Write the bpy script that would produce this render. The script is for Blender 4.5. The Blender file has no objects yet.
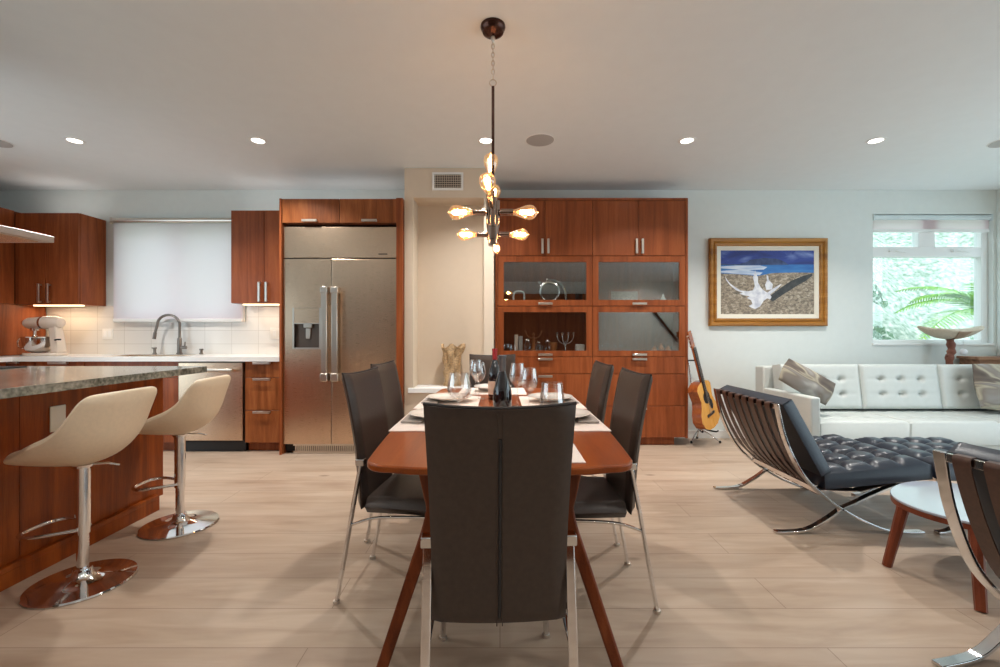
import bpy, bmesh, math, random
from mathutils import Vector, Matrix
R = random.Random(7)
SC = bpy.context.scene
COL = SC.collection
PI = math.pi

# ------------------------------------------------------------------ colours / materials
def s2l(c):
    c = c / 255.0
    return c / 12.92 if c <= 0.04045 else ((c + 0.055) / 1.055) ** 2.4
def rgb(r, g, b): return (s2l(r), s2l(g), s2l(b), 1.0)

class NT:
    def __init__(s, name):
        s.m = bpy.data.materials.new(name); s.m.use_nodes = True
        s.t = s.m.node_tree; s.t.nodes.clear()
        s.out = s.t.nodes.new('ShaderNodeOutputMaterial')
    def n(s, typ, **kw):
        nd = s.t.nodes.new(typ)
        for k, v in kw.items():
            if k.startswith('_'): setattr(nd, k[1:], v)
            else: nd.inputs[k.replace('__', ' ')].default_value = v
        return nd
    def l(s, a, ao, b, bi): s.t.links.new(a.outputs[ao], b.inputs[bi])
    def ramp(s, stops):
        r = s.t.nodes.new('ShaderNodeValToRGB'); e = r.color_ramp.elements
        e[0].position, e[0].color = stops[0]; e[1].position, e[1].color = stops[-1]
        for p, c in stops[1:-1]:
            x = e.new(p); x.color = c
        return r
    def bsdf(s, col=None, rough=.5, metal=0, spec=.5, coat=0, **kw):
        b = s.t.nodes.new('ShaderNodeBsdfPrincipled')
        if col: b.inputs['Base Color'].default_value = col
        b.inputs['Roughness'].default_value = rough
        b.inputs['Metallic'].default_value = metal
        b.inputs['Specular IOR Level'].default_value = spec
        b.inputs['Coat Weight'].default_value = coat; b.inputs['Coat Roughness'].default_value = .12
        s.l(b, 0, s.out, 0)
        return b
    def coords(s, scale=(1, 1, 1), kind='Object', rand=False, rot=(0, 0, 0)):
        tc = s.n('ShaderNodeTexCoord'); mp = s.n('ShaderNodeMapping')
        mp.inputs['Scale'].default_value = scale; mp.inputs['Rotation'].default_value = rot
        if rand:
            oi = s.n('ShaderNodeObjectInfo'); mu = s.n('ShaderNodeMath', _operation='MULTIPLY'); mu.inputs[1].default_value = 37.0
            s.l(oi, 'Random', mu, 0)
            ad = s.n('ShaderNodeVectorMath', _operation='ADD')
            s.l(tc, kind, ad, 0); s.l(mu, 0, ad, 1); s.l(ad, 0, mp, 0)
        else: s.l(tc, kind, mp, 0)
        return mp
    def bump(s, src, out, b, strength=.2, dist=.01):
        bm = s.n('ShaderNodeBump'); bm.inputs['Strength'].default_value = strength; bm.inputs['Distance'].default_value = dist
        s.l(src, out, bm, 'Height'); s.l(bm, 0, b, 'Normal')

def plain(name, col, rough=.5, metal=0, spec=.5, coat=0, noise=0, nscale=8, bump=0):
    t = NT(name); b = t.bsdf(col, rough, metal, spec, coat)
    if noise or bump:
        mp = t.coords((nscale,) * 3); nz = t.n('ShaderNodeTexNoise'); nz.inputs['Detail'].default_value = 5
        t.l(mp, 0, nz, 0)
        if noise:
            d = tuple(max(0, c * (1 - noise)) for c in col[:3]) + (1,); h = tuple(min(1, c * (1 + noise)) for c in col[:3]) + (1,)
            r = t.ramp([(.3, d), (.7, h)]); t.l(nz, 0, r, 0); t.l(r, 0, b, 'Base Color')
        if bump: t.bump(nz, 0, b, bump, .004)
    return t.m

def wood(name, dark, mid, light, axis='z', rough=.4, s=16, coat=.15, rand=True, bump=.05, streak=.055):
    t = NT(name); b = t.bsdf(mid, rough, coat=coat, spec=.22)
    sc = [s, s, s]; sc['xyz'.index(axis)] = s * streak
    mp = t.coords(tuple(sc), rand=rand)
    n1 = t.n('ShaderNodeTexNoise'); n1.inputs['Scale'].default_value = 1.0; n1.inputs['Detail'].default_value = 6; n1.inputs['Distortion'].default_value = 1.2
    t.l(mp, 0, n1, 0)
    sc2 = [s * 9] * 3; sc2['xyz'.index(axis)] = s * .25
    mp2 = t.coords(tuple(sc2), rand=rand)
    n2 = t.n('ShaderNodeTexNoise'); n2.inputs['Detail'].default_value = 3; t.l(mp2, 0, n2, 0)
    mx = t.n('ShaderNodeMix', _data_type='FLOAT'); mx.inputs[0].default_value = .3
    t.l(n1, 0, mx, 2); t.l(n2, 0, mx, 3)
    r = t.ramp([(.32, dark), (.5, mid), (.68, light)]); t.l(mx, 0, r, 0); t.l(r, 0, b, 'Base Color')
    if bump: t.bump(n2, 0, b, bump, .001)
    return t.m

M = {}
M['walnut'] = wood('walnut_vertical', rgb(112, 54, 26), rgb(140, 72, 36), rgb(162, 90, 50), 'z', s=13)
M['walnut_h'] = wood('walnut_horizontal', rgb(108, 56, 24), rgb(146, 82, 42), rgb(176, 108, 62), 'z', s=9, streak=.12)
M['walnut_island'] = wood('walnut_island', rgb(100, 42, 6), rgb(138, 62, 12), rgb(164, 82, 24), 'z', s=11)
M['walnut_dark'] = wood('walnut_shadow_gap', rgb(66, 30, 12), rgb(92, 44, 20), rgb(112, 58, 30), 'z', s=13)
M['table_wood'] = wood('table_walnut', rgb(122, 54, 16), rgb(144, 68, 22), rgb(160, 82, 32), 'y', rough=.3, s=8, coat=.2, rand=False)
M['leg_wood'] = wood('leg_walnut', rgb(86, 38, 16), rgb(114, 54, 24), rgb(134, 68, 34), 'z', s=14)
M['stool_wood'] = wood('stool_leg_wood', rgb(90, 42, 24), rgb(118, 58, 36), rgb(136, 72, 46), 'z', s=14)
M['wall'] = plain('wall_paint', rgb(228, 233, 230), .7, spec=.25, noise=.012, nscale=3)
M['niche'] = plain('niche_paint', rgb(218, 202, 182), .7, spec=.25, noise=.012, nscale=3)
M['ceiling'] = plain('ceiling_paint', rgb(234, 238, 239), .8, spec=.2, noise=.01, nscale=2)
M['white'] = plain('white_trim', rgb(240, 240, 238), .45)
M['plate_white'] = plain('white_plastic', rgb(238, 236, 230), .35)
M['chrome'] = plain('polished_chrome', (.82, .82, .83, 1), .06, 1)
M['nickel'] = plain('brushed_nickel', rgb(216, 208, 198), .3, 1)
M['chair_chrome'] = plain('satin_chrome', (.70, .70, .70, 1), .07, 1)
M['fixture'] = plain('dark_polished_nickel', rgb(150, 130, 118), .14, 1)
M['faucet'] = plain('dark_brushed_steel', rgb(140, 134, 128), .3, 1)
M['bronze'] = plain('dark_bronze', rgb(72, 46, 38), .25, .8)
M['cream'] = plain('cream_leather', rgb(238, 217, 188), .42, spec=.4, noise=.03, nscale=12, bump=.05)
M['sofa'] = plain('white_leather', rgb(198, 202, 198), .4, spec=.45, noise=.015, nscale=6, bump=.04)
M['leather'] = plain('dark_brown_leather', rgb(60, 48, 41), .38, spec=.45, noise=.12, nscale=14, bump=.08)
M['piping'] = plain('dark_piping', rgb(36, 28, 26), .5)
M['black_leather'] = plain('black_leather_sky_tint', rgb(21, 30, 45), .36, spec=.55, noise=.12, nscale=12, bump=.06)  # bluish window reflections are put into the base colour
M['strap'] = plain('saddle_strap_leather', rgb(78, 54, 44), .4, noise=.15, nscale=16, bump=.06)
M['black'] = plain('black_plastic', rgb(22, 22, 24), .4)
M['dark'] = plain('dark_void', rgb(30, 26, 25), .7)
M['rubber'] = plain('rubber', rgb(20, 20, 20), .7)
M['counter'] = plain('white_quartz', rgb(238, 236, 232), .18, noise=.02, nscale=30)
M['linen'] = plain('white_linen', rgb(236, 222, 212), .8, noise=.05, nscale=60, bump=.3)
M['napkin'] = plain('grey_napkin', rgb(176, 166, 158), .85, noise=.06, nscale=70, bump=.3)
M['china'] = plain('white_china', rgb(240, 234, 226), .2, coat=.3)
M['grille'] = plain('speaker_mesh', rgb(178, 176, 174), .7)
M['mixer'] = plain('cream_enamel', rgb(222, 206, 190), .22, coat=.5)
M['bowl'] = plain('steel_bowl', rgb(214, 208, 204), .12, 1)
M['gold'] = wood('gilded_frame', rgb(126, 78, 24), rgb(168, 112, 44), rgb(196, 142, 70), 'x', rough=.35, s=10)
M['liner'] = plain('cream_liner', rgb(238, 230, 214), .7)
M['bottle'] = plain('dark_bottle_glass', rgb(26, 18, 22), .06, spec=.8, coat=.5)
M['bottle_cap_grey'] = plain('grey_foil', rgb(112, 116, 120), .35, .6)
M['bottle_cap_red'] = plain('red_foil', rgb(168, 36, 48), .3)
M['label'] = plain('paper_label', rgb(224, 196, 176), .7)
M['shade_shell'] = plain('pale_woven_shell', rgb(206, 192, 172), .8, noise=.3, nscale=45, bump=.5)
M['shade_panel'] = plain('tan_shell_panel', rgb(164, 138, 116), .8, noise=.15, nscale=45)
M['branch'] = plain('reddish_branch', rgb(122, 70, 52), .6, noise=.3, nscale=20, bump=.4)
M['ball'] = plain('white_ball', rgb(236, 236, 240), .3)
M['console'] = wood('console_wood', rgb(110, 76, 56), rgb(150, 108, 82), rgb(172, 130, 102), 'x', s=14)
M['driftwood'] = plain('driftwood_bark', rgb(176, 146, 108), .75, noise=.4, nscale=14, bump=.6)
M['spruce'] = wood('spruce_top', rgb(214, 148, 60), rgb(234, 170, 80), rgb(240, 186, 104), 'z', rough=.2, s=20, coat=.6)
M['mahogany'] = wood('guitar_sides', rgb(120, 56, 22), rgb(150, 76, 30), rgb(170, 96, 44), 'x', rough=.2, s=12, coat=.6)
M['ebony'] = plain('dark_fretboard', rgb(58, 46, 42), .4)
M['blue_wall'] = plain('blind_fabric_case', rgb(214, 226, 228), .5)
M['silver'] = plain('silver_ornament', rgb(190, 180, 172), .2, 1)
M['terracotta'] = plain('orange_ceramic', rgb(188, 116, 62), .5)
M['wax'] = plain('white_wax', rgb(230, 222, 212), .6)
M['tabletop_white'] = plain('white_tabletop', rgb(172, 180, 194), .1, coat=.5)
M['photo'] = plain('framed_photo', rgb(150, 140, 128), .3, noise=.5, nscale=22)
M['steel_dark'] = plain('dark_hutch_clock', rgb(110, 98, 90), .3, .8)

def brushed(name, col, rough, axis='x'):
    t = NT(name); b = t.bsdf(col, rough, 1)
    sc = [260, 260, 260]; sc['xyz'.index(axis)] = 3
    mp = t.coords(tuple(sc)); nz = t.n('ShaderNodeTexNoise'); nz.inputs['Detail'].default_value = 2; t.l(mp, 0, nz, 0)
    r = t.ramp([(0, (rough - .05,) * 3 + (1,)), (1, (rough + .08,) * 3 + (1,))]); t.l(nz, 0, r, 0); t.l(r, 0, b, 'Roughness')
    return t.m
M['steel'] = brushed('stainless_steel', rgb(220, 194, 168), .27)  # warm room reflections put into the neutral steel's colour
M['steel_hood'] = brushed('stainless_hood', rgb(206, 206, 206), .3, 'y')

def granite():
    t = NT('granite'); b = t.bsdf(None, .12, spec=.5)
    mp = t.coords((1, 1, 1)); n1 = t.n('ShaderNodeTexNoise'); n1.inputs['Scale'].default_value = 55; n1.inputs['Detail'].default_value = 8
    n2 = t.n('ShaderNodeTexNoise'); n2.inputs['Scale'].default_value = 6; n2.inputs['Detail'].default_value = 6; n2.inputs['Distortion'].default_value = 1.5
    t.l(mp, 0, n1, 0); t.l(mp, 0, n2, 0)
    mx = t.n('ShaderNodeMix', _data_type='FLOAT'); mx.inputs[0].default_value = .45; t.l(n1, 0, mx, 2); t.l(n2, 0, mx, 3)
    r = t.ramp([(.3, rgb(64, 62, 52)), (.45, rgb(112, 112, 102)), (.55, rgb(146, 143, 132)), (.72, rgb(178, 175, 164))])
    t.l(mx, 0, r, 0); t.l(r, 0, b, 'Base Color'); return t.m
M['granite'] = granite()

def floor_mat():
    t = NT('oak_planks'); b = t.bsdf(None, .38, spec=.4)
    mp = t.coords((1, 1, 1)); br = t.n('ShaderNodeTexBrick')
    br.offset = .37; br.offset_frequency = 2; br.squash = 1.0
    br.inputs['Scale'].default_value = 1; br.inputs['Brick Width'].default_value = 1.9; br.inputs['Row Height'].default_value = .23
    br.inputs['Mortar Size'].default_value = .0016; br.inputs['Mortar Smooth'].default_value = .2; br.inputs['Bias'].default_value = 0
    br.inputs['Color1'].default_value = rgb(196, 178, 160); br.inputs['Color2'].default_value = rgb(187, 168, 151)
    br.inputs['Mortar'].default_value = rgb(146, 126, 110)
    t.l(mp, 0, br, 0)
    mg = t.coords((2.2, 15, 1)); ng = t.n('ShaderNodeTexNoise'); ng.inputs['Scale'].default_value = 1.0; ng.inputs['Detail'].default_value = 7; ng.inputs['Distortion'].default_value = .8
    t.l(mg, 0, ng, 0)
    mk = t.coords((1.1, 4.2, 1)); nk = t.n('ShaderNodeTexNoise'); nk.inputs['Scale'].default_value = 1.3; nk.inputs['Detail'].default_value = 4
    t.l(mk, 0, nk, 0)
    r1 = t.ramp([(.3, rgb(232, 226, 221)), (.7, rgb(255, 254, 252))]); t.l(ng, 0, r1, 0)
    r2 = t.ramp([(.28, rgb(224, 217, 211)), (.45, rgb(248, 244, 240)), (.7, rgb(255, 255, 255))]); t.l(nk, 0, r2, 0)
    m1 = t.n('ShaderNodeMix', _data_type='RGBA', _blend_type='MULTIPLY'); m1.inputs[0].default_value = 1
    t.l(br, 0, m1, 6); t.l(r1, 0, m1, 7)
    m2 = t.n('ShaderNodeMix', _data_type='RGBA', _blend_type='MULTIPLY'); m2.inputs[0].default_value = 1
    t.l(m1, 2, m2, 6); t.l(r2, 0, m2, 7); 
    vo = t.n('ShaderNodeTexVoronoi'); mv = t.coords((1.1, 2.6, 1)); t.l(mv, 0, vo, 0); vo.inputs['Scale'].default_value = 1.0
    rk = t.ramp([(.02, rgb(120, 100, 84)), (.06, rgb(255, 255, 255))]); t.l(vo, 0, rk, 0)
    m3 = t.n('ShaderNodeMix', _data_type='RGBA', _blend_type='MULTIPLY'); m3.inputs[0].default_value = .6
    t.l(m2, 2, m3, 6); t.l(rk, 0, m3, 7)
    t.l(m3, 2, b, 'Base Color')
    t.bump(br, 'Fac', b, -.15, .002)
    return t.m
M['floor'] = floor_mat()

def tile_mat():
    t = NT('stacked_tile'); b = t.bsdf(None, .15, spec=.5)
    mp = t.coords((1, 1, 1), rot=(PI / 2, 0, 0)); br = t.n('ShaderNodeTexBrick'); br.offset = 0
    br.inputs['Scale'].default_value = 1; br.inputs['Brick Width'].default_value = .295; br.inputs['Row Height'].default_value = .148
    br.inputs['Mortar Size'].default_value = .0025
    br.inputs['Color1'].default_value = rgb(226, 222, 216); br.inputs['Color2'].default_value = rgb(220, 216, 210); br.inputs['Mortar'].default_value = rgb(196, 190, 182)
    t.l(mp, 0, br, 0); t.l(br, 0, b, 'Base Color'); return t.m
M['tile'] = tile_mat()

def glassy(name, tint, refl, edge=.0, rough=0.0, blend=.35):
    t = NT(name); tr = t.n('ShaderNodeBsdfTransparent'); tr.inputs[0].default_value = tint
    gl = t.n('ShaderNodeBsdfGlossy'); gl.inputs['Roughness'].default_value = rough; gl.inputs[0].default_value = (1, 1, 1, 1)
    lw = t.n('ShaderNodeLayerWeight'); lw.inputs[0].default_value = blend
    mr = t.n('ShaderNodeMapRange'); mr.inputs['To Min'].default_value = refl; mr.inputs['To Max'].default_value = max(refl, edge)
    t.l(lw, 'Facing', mr, 0)
    mx = t.n('ShaderNodeMixShader'); t.l(mr, 0, mx, 0); t.l(tr, 0, mx, 1); t.l(gl, 0, mx, 2); t.l(mx, 0, t.out, 0)
    return t.m
M['pane'] = glassy('window_glass', (.97, .985, .98, 1), .02, .14)
M['display_glass'] = glassy('display_glass', (.92, .95, .95, 1), .16, .45)
M['wine_glass'] = glassy('wine_glass', (.98, .98, .98, 1), .05, .6, blend=.45)
M['bulb_glass'] = glassy('amber_bulb_glass', (1, .80, .52, 1), .08, .6, blend=.4)
def lit_glass(m, col, st):
    nt = m.node_tree; out = [n for n in nt.nodes if n.type == 'OUTPUT_MATERIAL'][0]; src = out.inputs[0].links[0].from_socket
    e = nt.nodes.new('ShaderNodeEmission'); e.inputs[0].default_value = col; e.inputs[1].default_value = st
    a = nt.nodes.new('ShaderNodeAddShader'); nt.links.new(src, a.inputs[0]); nt.links.new(e.outputs[0], a.inputs[1]); nt.links.new(a.outputs[0], out.inputs[0])
lit_glass(M['bulb_glass'], (1, .55, .22, 1), .22)

def emit(name, col, strength):
    t = NT(name); e = t.n('ShaderNodeEmission'); e.inputs[0].default_value = col; e.inputs[1].default_value = strength; t.l(e, 0, t.out, 0); return t.m
M['filament'] = emit('bulb_filament', (1, .66, .30, 1), 34)
M['led'] = emit('downlight_lens', (1, .93, .82, 1), 14)
M['fill_top'] = emit('added_ceiling_fill_glow', (1, .96, .90, 1), .8)  # added glow without a real fitting, lifts the kitchen ceiling
M['led_strip'] = emit('under_cabinet_led', (1, .72, .42, 1), 6)

def blind_mat():
    t = NT('blind_fabric'); d = t.n('ShaderNodeBsdfDiffuse'); d.inputs[0].default_value = rgb(226, 232, 232)
    tr = t.n('ShaderNodeBsdfTranslucent'); tr.inputs[0].default_value = rgb(250, 238, 240)
    mp = t.coords((3, 3, 220)); nz = t.n('ShaderNodeTexNoise'); t.l(mp, 0, nz, 0)
    bm = t.n('ShaderNodeBump'); bm.inputs['Strength'].default_value = .1; bm.inputs['Distance'].default_value = .001; t.l(nz, 0, bm, 'Height'); t.l(bm, 0, d, 'Normal')
    mx = t.n('ShaderNodeMixShader'); mx.inputs[0].default_value = .85; t.l(d, 0, mx, 1); t.l(tr, 0, mx, 2); t.l(mx, 0, t.out, 0); return t.m
M['blind'] = blind_mat()

def pillow_mat():
    t = NT('abstract_print'); b = t.bsdf(None, .8)
    mp = t.coords((2.4, 3, 5.5), rot=(.3, .5, .5)); nz = t.n('ShaderNodeTexNoise'); nz.inputs['Scale'].default_value = 1.1; nz.inputs['Detail'].default_value = 2; nz.inputs['Distortion'].default_value = .6
    t.l(mp, 0, nz, 0)
    r = t.ramp([(.30, rgb(70, 62, 58)), (.42, rgb(112, 100, 90)), (.47, rgb(172, 164, 144)), (.52, rgb(128, 118, 108)), (.6, rgb(150, 146, 142)), (.7, rgb(196, 192, 184))])
    t.l(nz, 0, r, 0); t.l(r, 0, b, 'Base Color'); return t.m
M['pillow'] = pillow_mat()

def leafy(name, a, b_, c, scale):
    t = NT(name); b = t.bsdf(None, .7); mp = t.coords((scale,) * 3); nz = t.n('ShaderNodeTexNoise'); nz.inputs['Detail'].default_value = 8; t.l(mp, 0, nz, 0)
    r = t.ramp([(.3, a), (.5, b_), (.7, c)]); t.l(nz, 0, r, 0); t.l(r, 0, b, 'Base Color'); return t.m
M['hill'] = leafy('dry_hillside', rgb(112, 136, 108), rgb(168, 178, 162), rgb(226, 220, 206), 2.4)
M['shrub'] = leafy('shrub_leaves', rgb(84, 118, 88), rgb(124, 152, 122), rgb(176, 186, 168), 6)
M['frond'] = leafy('palm_frond', rgb(70, 136, 48), rgb(112, 166, 52), rgb(170, 196, 64), 5)

# picture
def noisy(name, stops, scale, dist=0, rough=.5):
    t = NT(name); b = t.bsdf(None, rough); mp = t.coords(scale); nz = t.n('ShaderNodeTexNoise'); nz.inputs['Scale'].default_value = 1; nz.inputs['Detail'].default_value = 6; nz.inputs['Distortion'].default_value = dist
    t.l(mp, 0, nz, 0); r = t.ramp(stops); t.l(nz, 0, r, 0); t.l(r, 0, b, 'Base Color'); return t.m
M['art_sky'] = noisy('art_sky', [(.3, rgb(24, 34, 100)), (.55, rgb(44, 66, 150)), (.68, rgb(110, 130, 190)), (.8, rgb(220, 226, 240))], (3, 1, 9), .5)
M['art_hill'] = noisy('art_mountain', [(.3, rgb(22, 34, 76)), (.7, rgb(66, 84, 130))], (14, 1, 14))
M['art_sea'] = noisy('art_sea', [(.3, rgb(30, 92, 170)), (.7, rgb(60, 130, 196))], (4, 1, 22))
M['art_glint'] = noisy('art_sea_glint', [(.3, rgb(150, 178, 216)), (.7, rgb(232, 238, 246))], (4, 1, 26))
M['art_grass'] = noisy('art_grass', [(.3, rgb(92, 84, 74)), (.5, rgb(146, 130, 110)), (.7, rgb(196, 182, 162))], (26, 1, 40), 1.0)
M['art_white'] = noisy('art_bird_white', [(.3, rgb(190, 192, 206)), (.6, rgb(238, 238, 242))], (18, 1, 18))
M['art_dark'] = noisy('art_wing_dark', [(.3, rgb(36, 38, 42)), (.7, rgb(66, 66, 64))], (20, 1, 20))

# ------------------------------------------------------------------ mesh builder
class MB:
    def __init__(s): s.v = []; s.f = []; s.mi = []; s.cur = 0
    def add(s, vs, fs):
        b = len(s.v); s.v += [Vector(p) for p in vs]; s.f += [tuple(b + i for i in f) for f in fs]; s.mi += [s.cur] * len(fs)
        return s
    def box(s, x0, x1, y0, y1, z0, z1):
        x0, x1 = sorted((x0, x1)); y0, y1 = sorted((y0, y1)); z0, z1 = sorted((z0, z1))
        return s.add([(x0, y0, z0), (x1, y0, z0), (x1, y1, z0), (x0, y1, z0), (x0, y0, z1), (x1, y0, z1), (x1, y1, z1), (x0, y1, z1)],
                     [(0, 3, 2, 1), (4, 5, 6, 7), (0, 1, 5, 4), (1, 2, 6, 5), (2, 3, 7, 6), (3, 0, 4, 7)])
    def tube(s, pts, r, seg=12, closed=False, flat=None):
        pts = [Vector(p) for p in pts]; n = len(pts); rs = r if isinstance(r, (list, tuple)) else [r] * n
        tg = []
        for i in range(n):
            if closed: d = pts[(i + 1) % n] - pts[i - 1]
            else: d = pts[min(i + 1, n - 1)] - pts[max(i - 1, 0)]
            tg.append(d.normalized())
        u = Vector((0, 0, 1)) if abs(tg[0].z) < .9 else Vector((1, 0, 0))
        u = (u - tg[0] * u.dot(tg[0])).normalized(); vs = []
        for i in range(n):
            u = (u - tg[i] * u.dot(tg[i])).normalized(); w = tg[i].cross(u)
            for k in range(seg):
                a = 2 * PI * k / seg; vs.append(pts[i] + (u * math.cos(a) + w * math.sin(a)) * rs[i])
        fs = []
        for i in range(n if closed else n - 1):
            j = (i + 1) % n
            for k in range(seg):
                l = (k + 1) % seg; fs.append((i * seg + k, i * seg + l, j * seg + l, j * seg + k))
        if not closed: fs.append(tuple(range(seg))[::-1]); fs.append(tuple((n - 1) * seg + k for k in range(seg)))
        return s.add(vs, fs)
    def bar(s, pts, w, t, wd):       # flat bar: width w along wd, thickness t
        pts = [Vector(p) for p in pts]; wd = Vector(wd).normalized(); n = len(pts); vs = []
        for i in range(n):
            d = (pts[min(i + 1, n - 1)] - pts[max(i - 1, 0)]).normalized(); nn = d.cross(wd).normalized()
            ww = w[i] if isinstance(w, (list, tuple)) else w; tt = t[i] if isinstance(t, (list, tuple)) else t
            for a, b in ((-1, -1), (1, -1), (1, 1), (-1, 1)): vs.append(pts[i] + wd * (ww / 2 * a) + nn * (tt / 2 * b))
        fs = [(0, 1, 2, 3)[::-1], tuple((n - 1) * 4 + k for k in range(4))]
        for i in range(n - 1):
            for k in range(4):
                l = (k + 1) % 4; fs.append((i * 4 + k, i * 4 + l, (i + 1) * 4 + l, (i + 1) * 4 + k))
        return s.add(vs, fs)
    def lathe(s, prof, c=(0, 0, 0), seg=24, d=(0, 0, 1), sx=1, sy=1):
        q = Vector((0, 0, 1)).rotation_difference(Vector(d).normalized()); c = Vector(c); vs = []; fs = []; n = len(prof)
        for r, z in prof:
            for k in range(seg):
                a = 2 * PI * k / seg; vs.append(c + q @ Vector((max(r, 1e-4) * math.cos(a) * sx, max(r, 1e-4) * math.sin(a) * sy, z)))
        for i in range(n - 1):
            for k in range(seg):
                l = (k + 1) % seg; fs.append((i * seg + k, i * seg + l, (i + 1) * seg + l, (i + 1) * seg + k))
        if prof[0][0] > 1e-3: pass
        fs.append(tuple(range(seg))[::-1]); fs.append(tuple((n - 1) * seg + k for k in range(seg)))
        return s.add(vs, fs)
    def shell(s, prof, c=(0, 0, 0), seg=24, d=(0, 0, 1)):    # open lathe surface
        q = Vector((0, 0, 1)).rotation_difference(Vector(d).normalized()); c = Vector(c); vs = []; fs = []
        for r, z in prof:
            for k in range(seg):
                a = 2 * PI * k / seg; vs.append(c + q @ Vector((max(r, 1e-4) * math.cos(a), max(r, 1e-4) * math.sin(a), z)))
        for i in range(len(prof) - 1):
            for k in range(seg):
                l = (k + 1) % seg; fs.append((i * seg + k, i * seg + l, (i + 1) * seg + l, (i + 1) * seg + k))
        return s.add(vs, fs)
    def grid(s, fn, nu, nv):
        vs = [fn(i / nu, j / nv) for i in range(nu + 1) for j in range(nv + 1)]
        fs = [(i * (nv + 1) + j, (i + 1) * (nv + 1) + j, (i + 1) * (nv + 1) + j + 1, i * (nv + 1) + j + 1) for i in range(nu) for j in range(nv)]
        return s.add(vs, fs)
    def prism(s, outline, z0, z1):
        n = len(outline)
        vs = [(x, y, z0) for x, y in outline] + [(x, y, z1) for x, y in outline]
        fs = [tuple(range(n))[::-1], tuple(range(n, 2 * n))] + [(i, (i + 1) % n, n + (i + 1) % n, n + i) for i in range(n)]
        return s.add(vs, fs)
    def closed_grid(s, top, bot, nu, nv):  # two grids joined at the rim
        N = (nu + 1) * (nv + 1); vs = [top(i / nu, j / nv) for i in range(nu + 1) for j in range(nv + 1)] + [bot(i / nu, j / nv) for i in range(nu + 1) for j in range(nv + 1)]
        I = lambda i, j: i * (nv + 1) + j
        fs = []
        for i in range(nu):
            for j in range(nv):
                q = (I(i, j), I(i + 1, j), I(i + 1, j + 1), I(i, j + 1)); fs.append(q); fs.append(tuple(N + k for k in q[::-1]))
        rim = [I(i, 0) for i in range(nu)] + [I(nu, j) for j in range(nv)] + [I(i, nv) for i in range(nu, 0, -1)] + [I(0, j) for j in range(nv, 0, -1)]
        for a, b in zip(rim, rim[1:] + rim[:1]): fs.append((b, a, N + a, N + b))
        return s.add(vs, fs)
    def xf(s, m): s.v = [m @ p for p in s.v]; return s
    def build(s, name, mat, parent=None, org=None, smooth=40, bevel=0, seg=2, subsurf=0, solid=0, recalc=True):
        me = bpy.data.meshes.new(name)
        o_ = Vector(org) if org is not None else Vector((0, 0, 0))
        me.from_pydata([p - o_ for p in s.v], [], s.f)
        mats = mat if isinstance(mat, (list, tuple)) else [mat]
        for m in mats: me.materials.append(m)
        if len(mats) > 1:
            for p, k in zip(me.polygons, s.mi): p.material_index = k
        if recalc:
            bm = bmesh.new(); bm.from_mesh(me); bmesh.ops.recalc_face_normals(bm, faces=bm.faces[:]); bm.to_mesh(me); bm.free()
        if smooth:
            me.polygons.foreach_set('use_smooth', [True] * len(me.polygons)); me.set_sharp_from_angle(angle=math.radians(smooth))
        o = bpy.data.objects.new(name, me); COL.objects.link(o)
        if parent: o.parent = parent
        elif org is not None: o.location = o_
        if solid:
            m = o.modifiers.new('s', 'SOLIDIFY'); m.thickness = solid; m.offset = 0
        if bevel:
            m = o.modifiers.new('b', 'BEVEL'); m.width = bevel; m.segments = seg; m.limit_method = 'ANGLE'; m.angle_limit = math.radians(35)
        if subsurf:
            m = o.modifiers.new('u', 'SUBSURF'); m.levels = subsurf; m.render_levels = subsurf
        return o

def tag(o, label=None, cat=None, group=None, kind=None):
    if label: o['label'] = label
    if cat: o['category'] = cat
    if group: o['group'] = group
    if kind: o['kind'] = kind
    return o
def thing(name, label, cat, loc=(0, 0, 0), rz=0, group=None):
    o = bpy.data.objects.new(name, None); COL.objects.link(o); o.empty_display_size = .1
    o.location = loc; o.rotation_euler = (0, 0, rz); return tag(o, label, cat, group)
def dup(o, loc=None, rz=None, label=None, parent=None):
    c = o.copy(); COL.objects.link(c)
    if parent is not None: c.parent = parent
    if loc is not None: c.location = loc
    if rz is not None: c.rotation_euler = (0, 0, rz)
    if label: c['label'] = label
    for ch in list(o.children): dup(ch, parent=c)
    return c
def struct(name, mb, mat, label=None, **kw):
    o = mb.build(name, mat, **kw); o['kind'] = 'structure'
    if label: o['label'] = label
    return o
def smoothpts(pts, k=6):
    pts = [Vector(p) for p in pts]; out = []
    for i in range(len(pts) - 1):
        p0 = pts[max(i - 1, 0)]; p1 = pts[i]; p2 = pts[i + 1]; p3 = pts[min(i + 2, len(pts) - 1)]
        for j in range(k):
            t = j / k; out.append(.5 * ((2 * p1) + (p2 - p0) * t + (2 * p0 - 5 * p1 + 4 * p2 - p3) * t * t + (3 * p1 - p0 - 3 * p2 + p3) * t ** 3))
    out.append(pts[-1]); return out
def px(x, y, d): return Vector(((x - 500) * d / 440, d, 1.15 - (y - 333.5) * d / 440))   # photo pixel -> point at depth d
def area(name, loc, rot, sx, sy, energy, col, spread=None):
    l = bpy.data.lights.new(name, 'AREA'); l.shape = 'RECTANGLE'; l.size = sx; l.size_y = sy; l.energy = energy; l.color = col
    if spread: l.spread = spread
    o = bpy.data.objects.new(name, l); COL.objects.link(o); o.location = loc; o.rotation_euler = rot; return o

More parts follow.
